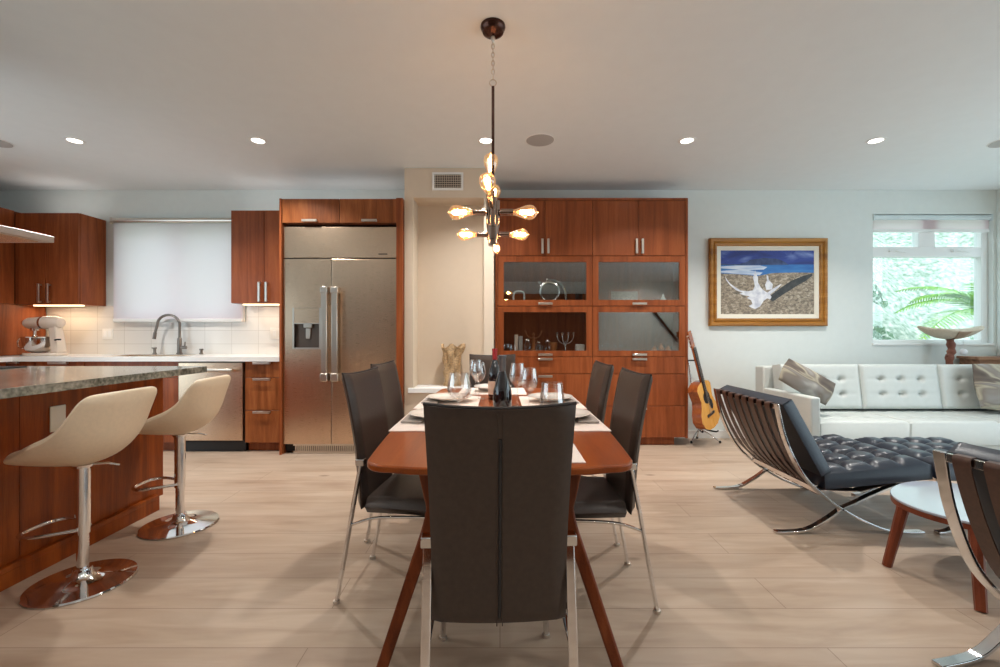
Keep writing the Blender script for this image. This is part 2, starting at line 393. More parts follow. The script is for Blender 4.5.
def pad(w, d, t, nx, ny, dip=.03, seam=.012, edge=.03, cell=8, crown=0, spr=.045):
    """a tufted cushion: nx x ny cells, centred in x, y from 0..d, z from 0..t (a welt of its own thickness)"""
    NU, NV = nx * cell, ny * cell
    def top(u, v):
        x = (u - .5) * w; y = v * d
        cu, cv = u * nx, v * ny; fu, fv = cu - math.floor(cu), cv - math.floor(cv)
        h = 0
        if 1e-6 < u < 1 - 1e-6 and 1e-6 < v < 1 - 1e-6:
            du = min(fu, 1 - fu); dv = min(fv, 1 - fv)
            iu, iv = round(cu), round(cv)
            gu = 1 if (0 < iu < nx) else 0; gv = 1 if (0 < iv < ny) else 0; ee = min(min(u, 1 - u) * w, min(v, 1 - v) * d); fd = min(1, max(0, (ee - edge * .5) / (edge * 1.3)))
            sl = max(gu * math.exp(-(du / .10) ** 2), gv * math.exp(-(dv / .10) ** 2)); h -= seam * sl * fd
            if gu and gv: h -= dip * math.exp(-((du * du + dv * dv) / spr))
        if crown: h -= crown * (1 - (fd if 1e-6 < u < 1 - 1e-6 and 1e-6 < v < 1 - 1e-6 else 0))
        eu = min(u, 1 - u) * w; ev = min(v, 1 - v) * d; e = min(eu, ev)
        if e < edge: h -= edge * .45 * (1 - math.sqrt(max(0, 1 - (1 - e / edge) ** 2)))
        return (x, y, t + h)
    def bot(u, v): return ((u - .5) * w, v * d, 0)
    m = MB(); m.closed_grid(top, bot, NU, NV); return m

def cushion(w, h, t, n=16, sharp=.55):     # a loose pillow in the xz plane, thickness along y
    def f(sgn):
        def g(u, v):
            a, b = 2 * u - 1, 2 * v - 1
            pu = 1 - .10 * (b * b) * 1 + .04 * b ** 4; pv = 1 - .10 * (a * a) + .04 * a ** 4
            k = (max(0, 1 - a ** 2) ** sharp) * (max(0, 1 - b ** 2) ** sharp)
            return (a * w / 2 * pu, sgn * t / 2 * k, b * h / 2 * pv)
        return g
    m = MB(); m.closed_grid(f(1), f(-1), n, n); return m
# ================================================================== THE ROOM
WX0, WX1, WY0, WY1, CZ = -5.75, 5.47, -4.4, 4.85, 2.73
struct('floor', MB().box(WX0 - .15, WX1 + .15, WY0 - .15, WY1 + .15, -.12, 0), M['floor'], smooth=0)
struct('ceiling', MB().box(WX0 - .15, WX1 + .15, WY0 - .15, WY1 + .15, CZ, CZ + .15), M['ceiling'], smooth=0)
KW = (-4.20, -2.83, 1.30, 2.38)      # kitchen window opening x0 x1 z0 z1
LW = (4.11, 5.435, 1.045, 2.467)      # living window opening
def wall_holes(a0, a1, z1, holes, mk):
    m = MB(); cur = a0
    for h in sorted(holes):
        mk(m, cur, h[0], 0, z1); mk(m, h[0], h[1], 0, h[2]); mk(m, h[0], h[1], h[3], z1); cur = h[1]
    mk(m, cur, a1, 0, z1); return m
struct('wall_back', wall_holes(WX0, WX1 + .15, CZ, [KW, LW], lambda m, a, b, c, d: m.box(a, b, WY1, WY1 + .15, c, d)), M['wall'], smooth=0)
RW = (4.25, 4.78, 1.045, 2.467); RD = (-1.9, 3.6, .06, 2.42); RR = []
struct('wall_right', wall_holes(WY0, WY1, CZ, [RW, RD], lambda m, a, b, c, d: m.box(WX1, WX1 + .15, a, b, c, d)), M['wall'], smooth=0)
struct('wall_left', wall_holes(WY0, WY1, CZ, [(-2.6, 3.1, .1, 2.55)], lambda m, a, b, c, d: m.box(WX0 - .15, WX0, a, b, c, d)), M['wall'], smooth=0)  # left opening made large and low to brighten the ceiling
struct('reflection_panel', MB().box(-5.7, 2.95, WY0 + .001, WY0 + .12, 0, 2.35), M['walnut_dark'], smooth=0)['label'] = 'unseen dark walnut panel added on the rear wall to darken reflections'  # unseen panel, added to keep the left glass reflections dark
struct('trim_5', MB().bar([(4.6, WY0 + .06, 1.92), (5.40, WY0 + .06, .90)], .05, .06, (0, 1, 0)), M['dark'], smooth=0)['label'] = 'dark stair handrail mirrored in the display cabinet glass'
struct('wall_rear', wall_holes(WX0 - .15, WX1 + .15, CZ, RR, lambda m, a, b, c, d: m.box(a, b, WY0 - .15, WY0, c, d)), M['wall'], smooth=0)
for k, (a, b, c, d) in enumerate(RR):
    m = MB(); ya, yb = WY0 - .11, WY0 - .04
    for q in ((a, a + .05, c, d), (b - .05, b, c, d), (a + .05, b - .05, c, c + .05), (a + .05, b - .05, d - .05, d), ((a + b) / 2 - .03, (a + b) / 2 + .03, c + .05, d - .05)): m.box(q[0], q[1], ya, yb, q[2], q[3])
    struct('window_%d' % (6 + k), m, M['white'], smooth=0)['label'] = 'rear window outside the view'

# the bulkhead, the column strips and the niche between fridge and display cabinet
m = MB(); nx0, nx1, ny, nb = -.912, -.060, 4.2, 4.46
m.box(nx0, nx1, ny, 4.845, 2.446, CZ - .001)
m.box(nx0, -.83, ny, 4.845, 0, 2.446); m.box(-.153, nx1, ny, 4.845, 0, 2.446)
m.box(-.83, -.153, nb, 4.845, .6, 2.446); m.box(-.83, -.153, ny, 4.845, 0, .6)
struct('wall_niche', m, M['niche'], smooth=0)
struct('trim_1', MB().box(-.872, -.115, 4.168, 4.199, .585, .632).box(-.829, -.154, 4.199, nb - .001, .601, .632), M['white'], smooth=0, bevel=.003)
struct('baseboard_back', MB().box(1.96, 5.46, 4.832, 4.849, 0, .085), M['white'], smooth=0)
struct('baseboard_right', MB().box(5.452, 5.469, 3.75, 4.83, 0, .085), M['white'], smooth=0)
struct('trim_2', MB().box(-4.98, -2.10, 4.838, 4.849, .925, 1.275).box(-4.98, -4.235, 4.838, 4.849, 1.276, 1.455).box(-2.79, -2.10, 4.838, 4.849, 1.276, 1.47), M['tile'], smooth=0)['label'] = 'white stacked tile splashback'

# windows -------------------------------------------------------------
def bar_box(m, x0, x1, z0, z1, y0, y1): m.box(x0, x1, y0, y1, z0, z1)
w1 = thing('window_1', 'kitchen window behind the roller blind', None, (-3.5, 4.92, 1.3)); w1['kind'] = 'structure'
m = MB(); x0, x1, z0, z1 = KW
for a in ((x0, x0 + .05, z0, z1), (x1 - .05, x1, z0, z1), (x0 + .05, x1 - .05, z0, z0 + .05), (x0 + .05, x1 - .05, z1 - .05, z1), (-3.56, -3.50, z0 + .05, z1 - .05)): bar_box(m, *a, 4.91, 4.97)
m.build('window_frame', M['white'], w1, org=w1.location, smooth=0)
MB().box(x0 + .05, -3.56, 4.935, 4.94, z0 + .05, z1 - .05).box(-3.5, x1 - .05, 4.935, 4.94, z0 + .05, z1 - .05).build('window_pane', M['pane'], w1, org=w1.location, smooth=0)

w2 = thing('window_2', 'white framed window beside the room corner with two small awning panes over one big pane', None, (4.75, 4.92, 1.045)); w2['kind'] = 'structure'
m = MB(); x0, x1, z0, z1 = LW; ya, yb = 4.90, 4.98
xr = 5.36
for a in ((x0, x0 + .02, z0, z1), (xr, x1, z0, z1), (x0 + .02, xr, z0, z0 + .035), (x0 + .02, xr, z1 - .04, z1), (x0 + .02, xr, 2.005, 2.115), (4.66, 4.845, 2.115, z1 - .04)): bar_box(m, *a, ya, yb)
m.build('window_frame', M['white'], w2, org=w2.location, smooth=0, bevel=.004)
g = .001
MB().box(x0 + .021, xr - g, 4.945, 4.95, z0 + .036, 2.004).build('window_pane', M['pane'], w2, org=w2.location, smooth=0)
MB().box(x0 + .021, 4.659, 4.945, 4.95, 2.116, z1 - .041).build('window_pane', M['pane'], w2, org=w2.location, smooth=0)
MB().box(4.846, xr - g, 4.945, 4.95, 2.116, z1 - .041).build('window_pane', M['pane'], w2, org=w2.location, smooth=0)
for cx in (4.40, 5.10):
    m = MB().box(cx - .075, cx + .075, 4.875, 4.899, 2.055, 2.08); m.tube([(cx - .02, 4.875, 2.07), (cx - .01, 4.862, 2.06), (cx + .08, 4.858, 2.05)], .008, 8)
    m.build('window_handle', M['white'], w2, org=w2.location, bevel=.003)
struct('trim_3', MB().box(4.10, 5.44, 4.835, 4.899, 1.018, 1.044), M['white'], smooth=0, bevel=.003)['label'] = 'white window sill board'
w3 = thing('window_3', 'window round the corner on the right wall', None, (5.54, 4.5, 1.045)); w3['kind'] = 'structure'
m = MB(); 
for a in ((4.25, 4.29, 1.045, 2.467), (4.74, 4.78, 1.045, 2.467), (4.29, 4.74, 1.045, 1.085), (4.29, 4.74, 2.427, 2.467)): m.box(5.52, 5.58, a[0], a[1], a[2], a[3])
m.build('window_frame', M['white'], w3, org=w3.location, smooth=0)
MB().box(5.545, 5.55, 4.29, 4.74, 1.085, 2.427).build('window_pane', M['pane'], w3, org=w3.location, smooth=0)
w4 = thing('window_4', 'wide sliding glass doors on the right wall outside the view', None, (5.54, .5, .06)); w4['kind'] = 'structure'
m = MB(); a0, a1, z0, z1 = RD
for k in range(4):
    y = a0 + k * (a1 - a0) / 3; m.box(5.51, 5.58, max(a0, y - .035), min(a1, y + .035), z0, z1)
for k in range(3):
    ya_ = a0 + k * (a1 - a0) / 3 + .036; yb_ = a0 + (k + 1) * (a1 - a0) / 3 - .036
    m.box(5.51, 5.58, ya_, yb_, z0, z0 + .06); m.box(5.51, 5.58, ya_, yb_, z1 - .06, z1)
m.build('window_frame', M['white'], w4, org=w4.location, smooth=0)
w5 = thing('window_5', 'unseen left wall window, enlarged to let in more daylight', None, (-5.83, .25, .1)); w5['kind'] = 'structure'
m = MB()
for a in ((-2.6, -2.55, .1, 2.55), (3.05, 3.1, .1, 2.55), (-2.55, 3.05, .1, .15), (-2.55, 3.05, 2.5, 2.55), (-.73, -.67, .15, 2.5), (1.17, 1.23, .15, 2.5)): m.box(-5.87, -5.80, a[0], a[1], a[2], a[3])
m.build('window_frame', M['white'], w5, org=w5.location, smooth=0)

# blinds --------------------------------------------------------------
def roller(name, label, x0, x1, z0, z1, y):
    t = thing(name, label, 'roller blind', ((x0 + x1) / 2, y, z1))
    MB().box(x0 + .012, x1 - .012, y - .004, y + .0, z0 + .03, z1 - .06).build('blind_fabric', M['blind'], t, org=t.location, smooth=0)
    m = MB().tube([(x0, y, z1 - .03), (x1, y, z1 - .03)], .028, 16); m.box(x0 - .004, x0 + .008, y - .034, y + .02, z1 - .07, z1); m.box(x1 - .008, x1 + .004, y - .034, y + .02, z1 - .07, z1)
    m.build('blind_roller', M['nickel'] if 'kitchen' in label else M['blue_wall'], t, org=t.location)
    MB().box(x0 + .01, x1 - .01, y - .012, y + .008, z0, z0 + .034).build('hem_bar', M['white'], t, org=t.location, bevel=.004)
    return t
b = roller('roller_blind', 'pale roller blind drawn down over the kitchen window above the sink', -4.225, -2.80, 1.277, 2.412, 4.80)
for x in (-4.226, -2.815): MB().box(x, x + .015, 4.812, 4.836, 1.28, 2.40).build('side_channel', M['white'], b, org=b.location, smooth=0)
roller('roller_blind', 'pale roller blind rolled up at the top of the window behind the sofa', 4.115, 5.42, 2.27, 2.465, 4.872)
roller_r = thing('roller_blind', 'blind rolled up on the corner window of the right wall, cut by the photo edge', 'roller blind', (5.50, 4.5, 2.46))
MB().tube([(5.505, 4.26, 2.42), (5.505, 4.77, 2.42)], .03, 14).build('blind_roller', M['blue_wall'], roller_r, org=roller_r.location)
MB().box(5.500, 5.504, 4.27, 4.76, 2.22, 2.40).build('blind_fabric', M['blind'], roller_r, org=roller_r.location, smooth=0)

# ================================================================== CABINET HELPERS
def handle_v(t, x, z0, z1, y, parent, mat='nickel', name='handle'):
    m = MB().box(x - .011, x + .011, y - .034, y - .024, z0, z1).box(x - .009, x + .009, y - .025, y - .0005, z0 + .004, z0 + .02).box(x - .009, x + .009, y - .025, y - .0005, z1 - .02, z1 - .004)
    return m.build(name, M[mat], parent, org=t.location, bevel=.002)
def handle_h(t, x0, x1, z, y, parent, mat='nickel', name='handle'):
    m = MB().box(x0, x1, y - .034, y - .024, z - .011, z + .011).box(x0 + .004, x0 + .02, y - .025, y - .0005, z - .008, z + .008).box(x1 - .02, x1 - .004, y - .025, y - .0005, z - .008, z + .008)
    return m.build(name, M[mat], parent, org=t.location, bevel=.002)
def front(t, name, x0, x1, z0, z1, y, mat='walnut', th=.02, gap=.0018):
    return MB().box(x0 + gap, x1 - gap, y, y + th, z0 + gap, z1 - gap).build(name, M[mat], t, org=t.location, smooth=0, bevel=.0012, seg=1)
def body(t, x0, x1, z0, z1, y0, y1, mat='walnut_dark', name='carcass'):
    return MB().box(x0, x1, y0, y1, z0, z1).build(name, M[mat], t, org=t.location, smooth=0)

# ================================================================== KITCHEN, BACK RUN
t = thing('wall_cabinet', 'two-door walnut wall cabinet in the corner above the stand mixer', 'cabinet', (-4.66, 4.84, 1.45), group='walnut wall cabinets')
body(t, -4.981, -4.33, 1.45, 2.39, 4.541, 4.835, 'walnut')
for x0, x1, hx in ((-4.981, -4.67, -4.715), (-4.67, -4.331, -4.622)):
    d = front(t, 'door', x0, x1, 1.45, 2.39, 4.52); handle_v(t, hx, 1.465, 1.66, 4.52, d)
MB().box(-4.9, -4.4, 4.66, 4.70, 2.391, 2.399).build('led_or_fill_strip', M['fill_top'], t, org=t.location, smooth=0)  # strip on the cabinet top, added to brighten the ceiling
MB().box(-4.9, -4.4, 4.62, 4.66, 1.438, 1.449).build('led_or_fill_strip', M['led_strip'], t, org=t.location, smooth=0)
t = thing('wall_cabinet', 'walnut wall cabinet with two doors between the window and the fridge', 'cabinet', (-2.42, 4.84, 1.46), group='walnut wall cabinets')
body(t, -2.752, -2.10, 1.46, 2.41, 4.521, 4.835, 'walnut')
for x0, x1, hx in ((-2.752, -2.412, -2.452), (-2.412, -2.10, -2.38)):
    d = front(t, 'door', x0, x1, 1.46, 2.41, 4.5); handle_v(t, hx, 1.475, 1.675, 4.5, d)
MB().box(-2.70, -2.2, 4.66, 4.70, 2.411, 2.419).build('led_or_fill_strip', M['fill_top'], t, org=t.location, smooth=0)  # added glowing strip, fill for the ceiling above
MB().box(-2.70, -2.2, 4.62, 4.66, 1.448, 1.459).build('led_or_fill_strip', M['led_strip'], t, org=t.location, smooth=0)

t = thing('tall_cabinet', 'tall walnut cabinet along the left wall, cut by the photo edge', 'cabinet', (-5.1, 4.0, .926))
MB().box(-5.745, -5.005, 3.2, 4.835, .926, 2.41).build('carcass', M['walnut_dark'], t, org=t.location, smooth=0)
for z0, z1, nm in ((1.452, 2.41, 'door'), (.93, 1.448, 'side_panel')):
    for y0, y1 in ((3.2, 3.86), (3.86, 4.518)) if nm == 'door' else ((3.2, 4.833),):
        MB().box(-5.004, -4.985, y0 + .002, y1 - .002, z0, z1).build(nm, M['walnut'], t, org=t.location, smooth=0, bevel=.0012, seg=1)

def base_cab(label, x0, x1, fronts, hollow=False, toe=True, mat='walnut'):
    t = thing('base_cabinet', label, 'cabinet', ((x0 + x1) / 2, 4.5, 0), group='walnut base cabinets')
    if hollow:
        m = MB().box(x0, x0 + .018, 4.291, 4.835, .09, .878).box(x1 - .018, x1, 4.291, 4.835, .09, .878).box(x0 + .018, x1 - .018, 4.291, 4.835, .09, .11).box(x0 + .018, x1 - .018, 4.82, 4.835, .11, .878)
        m.build('carcass', M['walnut_dark'], t, org=t.location, smooth=0)
    else: body(t, x0, x1, .09, .878, 4.291, 4.835)
    MB().box(x0, x1, 4.34, 4.36, 0, .089).build('plinth', M['walnut'], t, org=t.location, smooth=0)
    for nm, a, b, z0, z1, h in fronts:
        d = front(t, nm, a, b, z0, z1, 4.27, mat)
        if h: handle_h(t, h[0], h[1], z1 - .014, 4.27, d)
    return t
base_cab('narrow walnut base cabinet with three drawers between dishwasher and fridge', -2.478, -2.098,
         [('drawer', -2.476, -2.10, .723, .878, (-2.385, -2.22)), ('drawer', -2.476, -2.10, .405, .721, (-2.385, -2.22)), ('drawer', -2.476, -2.10, .09, .403, (-2.385, -2.22))], mat='walnut_h')
base_cab('walnut sink base cabinet left of the dishwasher, partly behind the island', -4.03, -3.118,
         [('drawer', -4.028, -3.12, .723, .878, None), ('door', -4.028, -3.575, .09, .721, None), ('door', -3.573, -3.12, .09, .721, None)], hollow=True)
base_cab('base cabinet with drawers behind the island, second from the left', -4.512, -4.032,
         [('drawer', -4.51, -4.034, .723, .878, (-4.36, -4.18)), ('drawer', -4.51, -4.034, .09, .721, (-4.36, -4.18))])
base_cab('leftmost base cabinet with drawers under the stand mixer', -4.99, -4.514,
         [('drawer', -4.988, -4.516, .723, .878, (-4.85, -4.66)), ('drawer', -4.988, -4.516, .09, .721, (-4.85, -4.66))])
# countertop with a hole for the sink
SX0, SX1, SY0, SY1 = -3.93, -3.2, 4.36, 4.70
m = MB().box(-5.74, SX0, 4.24, 4.837, .88, .924).box(SX1, -2.098, 4.24, 4.837, .88, .924).box(SX0, SX1, 4.24, SY0, .88, .924).box(SX0, SX1, SY1, 4.837, .88, .924)
m.box(-5.74, -4.70, 3.2, 4.24, .88, .924)
tag(m.build('countertop', M['counter'], org=(-3.6, 4.5, .88), smooth=0), 'long white quartz kitchen countertop under the blind', 'countertop')
t = thing('base_cabinet', 'base cabinet on the left wall hidden behind the island', 'cabinet', (-5.0, 3.7, 0), group='walnut base cabinets')
body(t, -5.74, -4.75, .09, .878, 3.2, 4.23, 'walnut')
MB().box(-5.74, -4.8, 3.2, 4.23, 0, .089).build('plinth', M['walnut'], t, org=t.location, smooth=0)
m = MB(); e = .003
m.box(SX0 + e, SX1 - e, SY0 + e, SY1 - e, .70, .706)
for a in ((SX0 + e, SX0 + e + .006, SY0 + e, SY1 - e), (SX1 - e - .006, SX1 - e, SY0 + e, SY1 - e), (SX0 + e + .006, SX1 - e - .006, SY0 + e, SY0 + e + .006), (SX0 + e + .006, SX1 - e - .006, SY1 - e - .006, SY1 - e)): m.box(a[0], a[1], a[2], a[3], .706, .925)
tag(m.build('sink', M['steel'], org=((SX0 + SX1) / 2, 4.53, .7), smooth=0), 'steel undermount sink set into the white countertop', 'sink')
# faucet
fx, fy = -3.47, 4.765
t = thing('faucet', 'tall brushed steel gooseneck faucet in front of the blind', 'faucet', (fx, fy, .9245))
MB().lathe([(.03, 0), (.03, .012), (.022, .02), (.022, .17), (.016, .18)], (fx, fy, .9248), 20).build('faucet_body', M['faucet'], t, org=t.location)
arc = [(fx, fy, 1.10), (fx, fy, 1.22)] + [(fx - .105 + .105 * math.cos(a), fy - .02 * (1 - math.cos(a)), 1.245 + .105 * math.sin(a)) for a in [i * PI / 12 for i in range(13)]] + [(fx - .225, fy - .05, 1.16)]
MB().tube(arc, .0135, 14).build('spout', M['faucet'], t, org=t.location)
MB().tube([arc[-1], (fx - .233, fy - .055, 1.09)], .017, 14).build('spray_head', M['faucet'], t, org=t.location)
MB().tube([(fx + .018, fy, 1.0), (fx + .07, fy, 1.0)], .018, 14).tube([(fx + .055, fy, 1.0), (fx + .075, fy - .02, 1.06)], .007, 8).build('lever', M['faucet'], t, org=t.location)
for x, lab, h in ((-3.74, 'small steel soap dispenser left of the faucet', .075), (-3.235, 'small steel air gap cap right of the faucet', .06)):
    t = thing('soap_dispenser' if h > .07 else 'air_gap', lab, 'sink fitting', (x, 4.765, .9245))
    MB().lathe([(.02, 0), (.02, .012), (.014, .02), (.014, h - .02), (.02, h - .015), (.02, h)], (x, 4.765, .9248), 16).build('cap' if h < .07 else 'pump', M['faucet'], t, org=t.location)
    if h > .07: MB().tube([(x, 4.765, .99), (x - .012, 4.74, .995)], .006, 8).build('nozzle', M['faucet'], t, org=t.location)
# dishwasher
t = thing('dishwasher', 'stainless steel dishwasher with a bar handle under the white countertop', 'dishwasher', (-2.795, 4.5, 0))
body(t, -3.112, -2.484, .09, .874, 4.291, 4.83, 'dark')
MB().box(-3.108, -2.488, 4.25, 4.289, .115, .868).build('door', M['steel'], t, org=t.location, smooth=0, bevel=.004)
m = MB().tube([(-3.03, 4.195, .80), (-2.555, 4.195, .80)], .016, 14)
for x in (-3.0, -2.585): m.tube([(x, 4.20, .80), (x, 4.2495, .80)], .013, 12)
m.build('handle', M['nickel'], t, org=t.location)
MB().box(-3.11, -2.486, 4.30, 4.32, 0.0, .089).build('kick_plate', M['black'], t, org=t.location, smooth=0)

# stand mixer (profile in xz, facing -x)
mx, my, mz = -4.64, 4.50, .9245
t = thing('stand_mixer', 'cream stand mixer with a steel bowl in the kitchen corner', 'stand mixer', (mx, my, mz))
def L(x, z, dx=0): return (mx + x, my + dx, mz + z)
m = MB(); m.prism([(math.cos(a) * .105 - .10, math.sin(a) * .10) for a in [PI / 2 + i * PI / 12 for i in range(13)]] + [(.13, -.095), (.17, -.06), (.17, .06), (.13, .095)], 0, .03)
m.xf(Matrix.Translation((mx, my, mz + .0005))); m.build('base', M['mixer'], t, org=t.location, bevel=.008)
col = smoothpts([(.128, 0, .028), (.118, 0, .12), (.105, 0, .22), (.09, 0, .30)], 5)
MB().bar([L(p.x, p.z) for p in col], [.11 - .03 * i / 15 for i in range(16)], [.066 + .012 * i / 15 for i in range(16)], (0, 1, 0)).build('column', M['mixer'], t, org=t.location, bevel=.02, seg=3)
m = MB().lathe([(.001, -.20), (.045, -.198), (.058, -.17), (.062, -.08), (.068, .02), (.066, .10), (.05, .15), (.02, .165), (.001, .167)], L(0, .335), 24, (1, 0, .03))
m.build('head', M['mixer'], t, org=t.location)
MB().lathe([(.063, -.012), (.066, -.012), (.0695, .012), (.063, .012)], L(-.02, .335), 24, (1, 0, .03)).build('trim_band', M['bowl'], t, org=t.location)
MB().lathe([(.001, -.035), (.03, -.03), (.034, .0), (.03, .01)], L(-.20, .335), 18, (1, 0, 0)).build('front_knob', M['bowl'], t, org=t.location)
MB().lathe([(.035, 0), (.032, .03), (.014, .032), (.012, .07), (.02, .085), (.006, .10)], L(-.12, .285), 16, (0, 0, -1)).build('attachment_hub', M['bowl'], t, org=t.location)
bw = MB().shell([(.05, .012), (.06, .0), (.095, .018), (.118, .055), (.127, .11), (.128, .155), (.134, .158), (.131, .150), (.122, .148), (.114, .06), (.09, .03), (.0, .02)], L(-.075, .034), 28).build('bowl', M['bowl'], t, org=t.location)
MB().tube(smoothpts([L(-.216, .175), L(-.27, .178), L(-.295, .14), L(-.285, .09), L(-.245, .075), L(-.2, .085)], 5), .007, 8).build('bowl_handle', M['bowl'], bw, org=t.location)
MB().tube([L(.14, .16, -.05), L(.18, .165, -.07), L(.215, .165, -.07)], .009, 8).build('speed_lever', M['black'], t, org=t.location)

# switch plates
def plate(name, label, cat, c, w, h, n, nrm, rocker=True):
    t = thing(name, label, cat, c); c = Vector(c); nrm = Vector(nrm); 
    a = Vector((0, 1, 0)) if abs(nrm.x) > .5 else Vector((1, 0, 0))
    def bx(m, du, dz, w_, h_, d0, d1):
        p = c + a * du + Vector((0, 0, dz)); q0 = p - a * w_ / 2 - Vector((0, 0, h_ / 2)) + nrm * d0; q1 = p + a * w_ / 2 + Vector((0, 0, h_ / 2)) + nrm * d1
        m.box(q0.x, q1.x, q0.y, q1.y, q0.z, q1.z)
    m = MB(); bx(m, 0, 0, w, h, .001, .007); m.build('cover_plate', M['plate_white'], t, org=c, bevel=.002)
    for k in range(n):
        m = MB(); bx(m, (k - (n - 1) / 2) * .046, 0, .033, .066, .0072, .0105); m.build('switch' if rocker else 'socket', M['white'], t, org=c, bevel=.0015)
    return t
plate('light_switch', 'white double switch plate on the tiles by the mixer', 'light switch', (-4.31, 4.838, 1.145), .115, .115, 2, (0, -1, 0))
plate('power_outlet', 'white outlet on the tiles between faucet and fridge', 'outlet', (-2.475, 4.838, 1.15), .10, .125, 1, (0, -1, 0), False)

# ================================================================== FRIDGE + CABINETRY AROUND IT
t = thing('fridge_surround', 'walnut cabinet framing the fridge with two doors above it', 'cabinet', (-1.5, 4.5, 0))
MB().box(-2.092, -2.072, 4.17, 4.835, 0, 2.43).build('side_panel', M['walnut'], t, org=t.location, smooth=0)
MB().box(-.980, -.918, 4.155, 4.835, 0, 2.43).build('side_panel', M['walnut'], t, org=t.location, smooth=0)
body(t, -2.071, -.981, 2.19, 2.43, 4.20, 4.835)
MB().box(-2.0, -1.05, 4.66, 4.70, 2.431, 2.439).build('led_or_fill_strip', M['fill_top'], t, org=t.location, smooth=0)  # added strip above the fridge, fill for the dark ceiling
for x0, x1, hx in ((-2.07, -1.527, -1.80), (-1.525, -.982, -1.235)):
    d = front(t, 'door', x0, x1, 2.20, 2.43, 4.178, 'walnut_h'); handle_h(t, hx - .072, hx + .072, 2.218, 4.178, d)
t = thing('refrigerator', 'built-in stainless steel side by side refrigerator with water dispenser', 'refrigerator', (-1.525, 4.5, 0))
fx0, fx1, fs = -2.066, -.986, -1.608
body(t, fx0, fx1, .02, 2.175, 4.24, 4.83, 'dark')
MB().box(fx0, fx1, 4.2, 4.239, 1.872, 2.168).build('top_panel', M['steel'], t, org=t.location, smooth=0, bevel=.004)
MB().box(-1.16, -1.075, 4.1975, 4.1995, 1.902, 1.914).build('badge', M['steel_dark'], t, org=t.location, smooth=0, bevel=.0008)
# left door with a dispenser recess
dx0, dx1, dz0, dz1 = -1.978, -1.708, 1.0, 1.395
m = MB().box(fx0, dx0, 4.2, 4.239, .095, 1.862).box(dx1, fs - .003, 4.2, 4.239, .095, 1.862).box(dx0, dx1, 4.2, 4.239, .095, dz0).box(dx0, dx1, 4.2, 4.239, dz1, 1.862)
dl = m.build('door', M['steel'], t, org=t.location, smooth=0)
dr = MB().box(fs + .003, fx1, 4.2, 4.239, .095, 1.862).build('door', M['steel'], t, org=t.location, smooth=0, bevel=.004)
MB().box(dx0 + .004, dx1 - .004, 4.196, 4.236, 1.25, dz1 - .004).build('control_panel', M['steel'], dl, org=t.location, smooth=0, bevel=.003)
m = MB(); m.box(dx0, dx0 + .016, 4.192, 4.2, dz0, dz1).box(dx1 - .016, dx1, 4.192, 4.2, dz0, dz1).box(dx0 + .016, dx1 - .016, 4.192, 4.2, dz0, dz0 + .016).box(dx0 + .016, dx1 - .016, 4.192, 4.2, 1.242, 1.25)
m.build('dispenser_frame', M['nickel'], dl, org=t.location, smooth=0)
MB().box(dx0 + .001, dx1 - .001, 4.232, 4.238, dz0, 1.25).box(dx0 + .001, dx0 + .012, 4.2, 4.232, dz0, 1.25).box(dx0 + .012, dx1 - .001, 4.205, 4.232, dz0, dz0 + .012).build('dispenser_recess', M['steel_dark'], dl, org=t.location, smooth=0)
MB().box(-1.88, -1.80, 4.205, 4.23, 1.205, 1.249).box(-1.862, -1.818, 4.215, 4.23, 1.10, 1.20).build('dispenser_paddle', M['nickel'], dl, org=t.location, bevel=.004)
for x, par in ((fs - .046, dl), (fs + .052, dr)):
    m = MB().box(x - .028, x + .028, 4.125, 4.155, .745, 1.56).box(x - .034, x + .034, 4.12, 4.1995, .70, .775).box(x - .034, x + .034, 4.12, 4.1995, 1.53, 1.59)
    m.build('handle', M['nickel'], par, org=t.location, bevel=.006)
m = MB()
for k in range(48): m.box(fx0 + .1 + k * .02, fx0 + .112 + k * .02, 4.222, 4.232, .022, .075)
m.box(fx0 + .085, fx1, 4.215, 4.234, .075, .09).box(fx0 + .085, fx1, 4.215, 4.234, .003, .022)
m.build('toe_grille', M['nickel'], t, org=t.location, smooth=0)

# ================================================================== ISLAND
ix, iy0, iy1 = -2.25, -.3, 2.94
t = thing('kitchen_island', 'walnut kitchen island with a grey-green granite top', 'kitchen island', (-2.9, 1.3, 0))
MB().box(-3.75, ix - .02, iy0, iy1 - .02, .075, .885).build('carcass', M['walnut_island'], t, org=t.location, smooth=0)
for y0, y1 in ((-.3, .55), (.55, 1.35), (1.35, 2.06), (2.06, 2.94)):
    MB().box(ix - .02, ix, y0 + .001, y1 - .001, .075, .885).build('front_panel', M['walnut_island'], t, org=t.location, smooth=0, bevel=.001, seg=1)
MB().box(-3.75, ix - .021, iy1 - .019, iy1, .075, .885).build('end_panel', M['walnut_island'], t, org=t.location, smooth=0)
MB().box(-3.70, -2.22, iy0, 2.87, 0, .074).box(-2.249, -2.22, iy0, 2.87, .074, .10).build('plinth', M['walnut_island'], t, org=t.location, smooth=0, bevel=.002)
MB().box(-3.85, -1.96, -.4, 2.945, .892, .932).build('granite_top', M['granite'], t, org=t.location, smooth=0, bevel=.003)
plate('power_outlet', 'white blank outlet plate on the walnut side of the island', 'outlet', (-2.25, 2.235, .72), .078, .128, 0, (1, 0, 0))
t = thing('cooktop', 'black glass cooktop on the granite island, cut by the photo edge', 'cooktop', (-3.4, 2.4, .9325))
MB().box(-3.72, -3.07, 2.0, 2.86, .933, .939).build('glass_top', M['black'], t, org=t.location, bevel=.002)
t = thing('range_hood', 'stainless steel island range hood at the left photo edge', 'range hood', (-3.2, 2.3, 1.72))
hx0, hx1, hy0, hy1, hz = -3.62, -2.775, 1.55, 2.74, 1.708
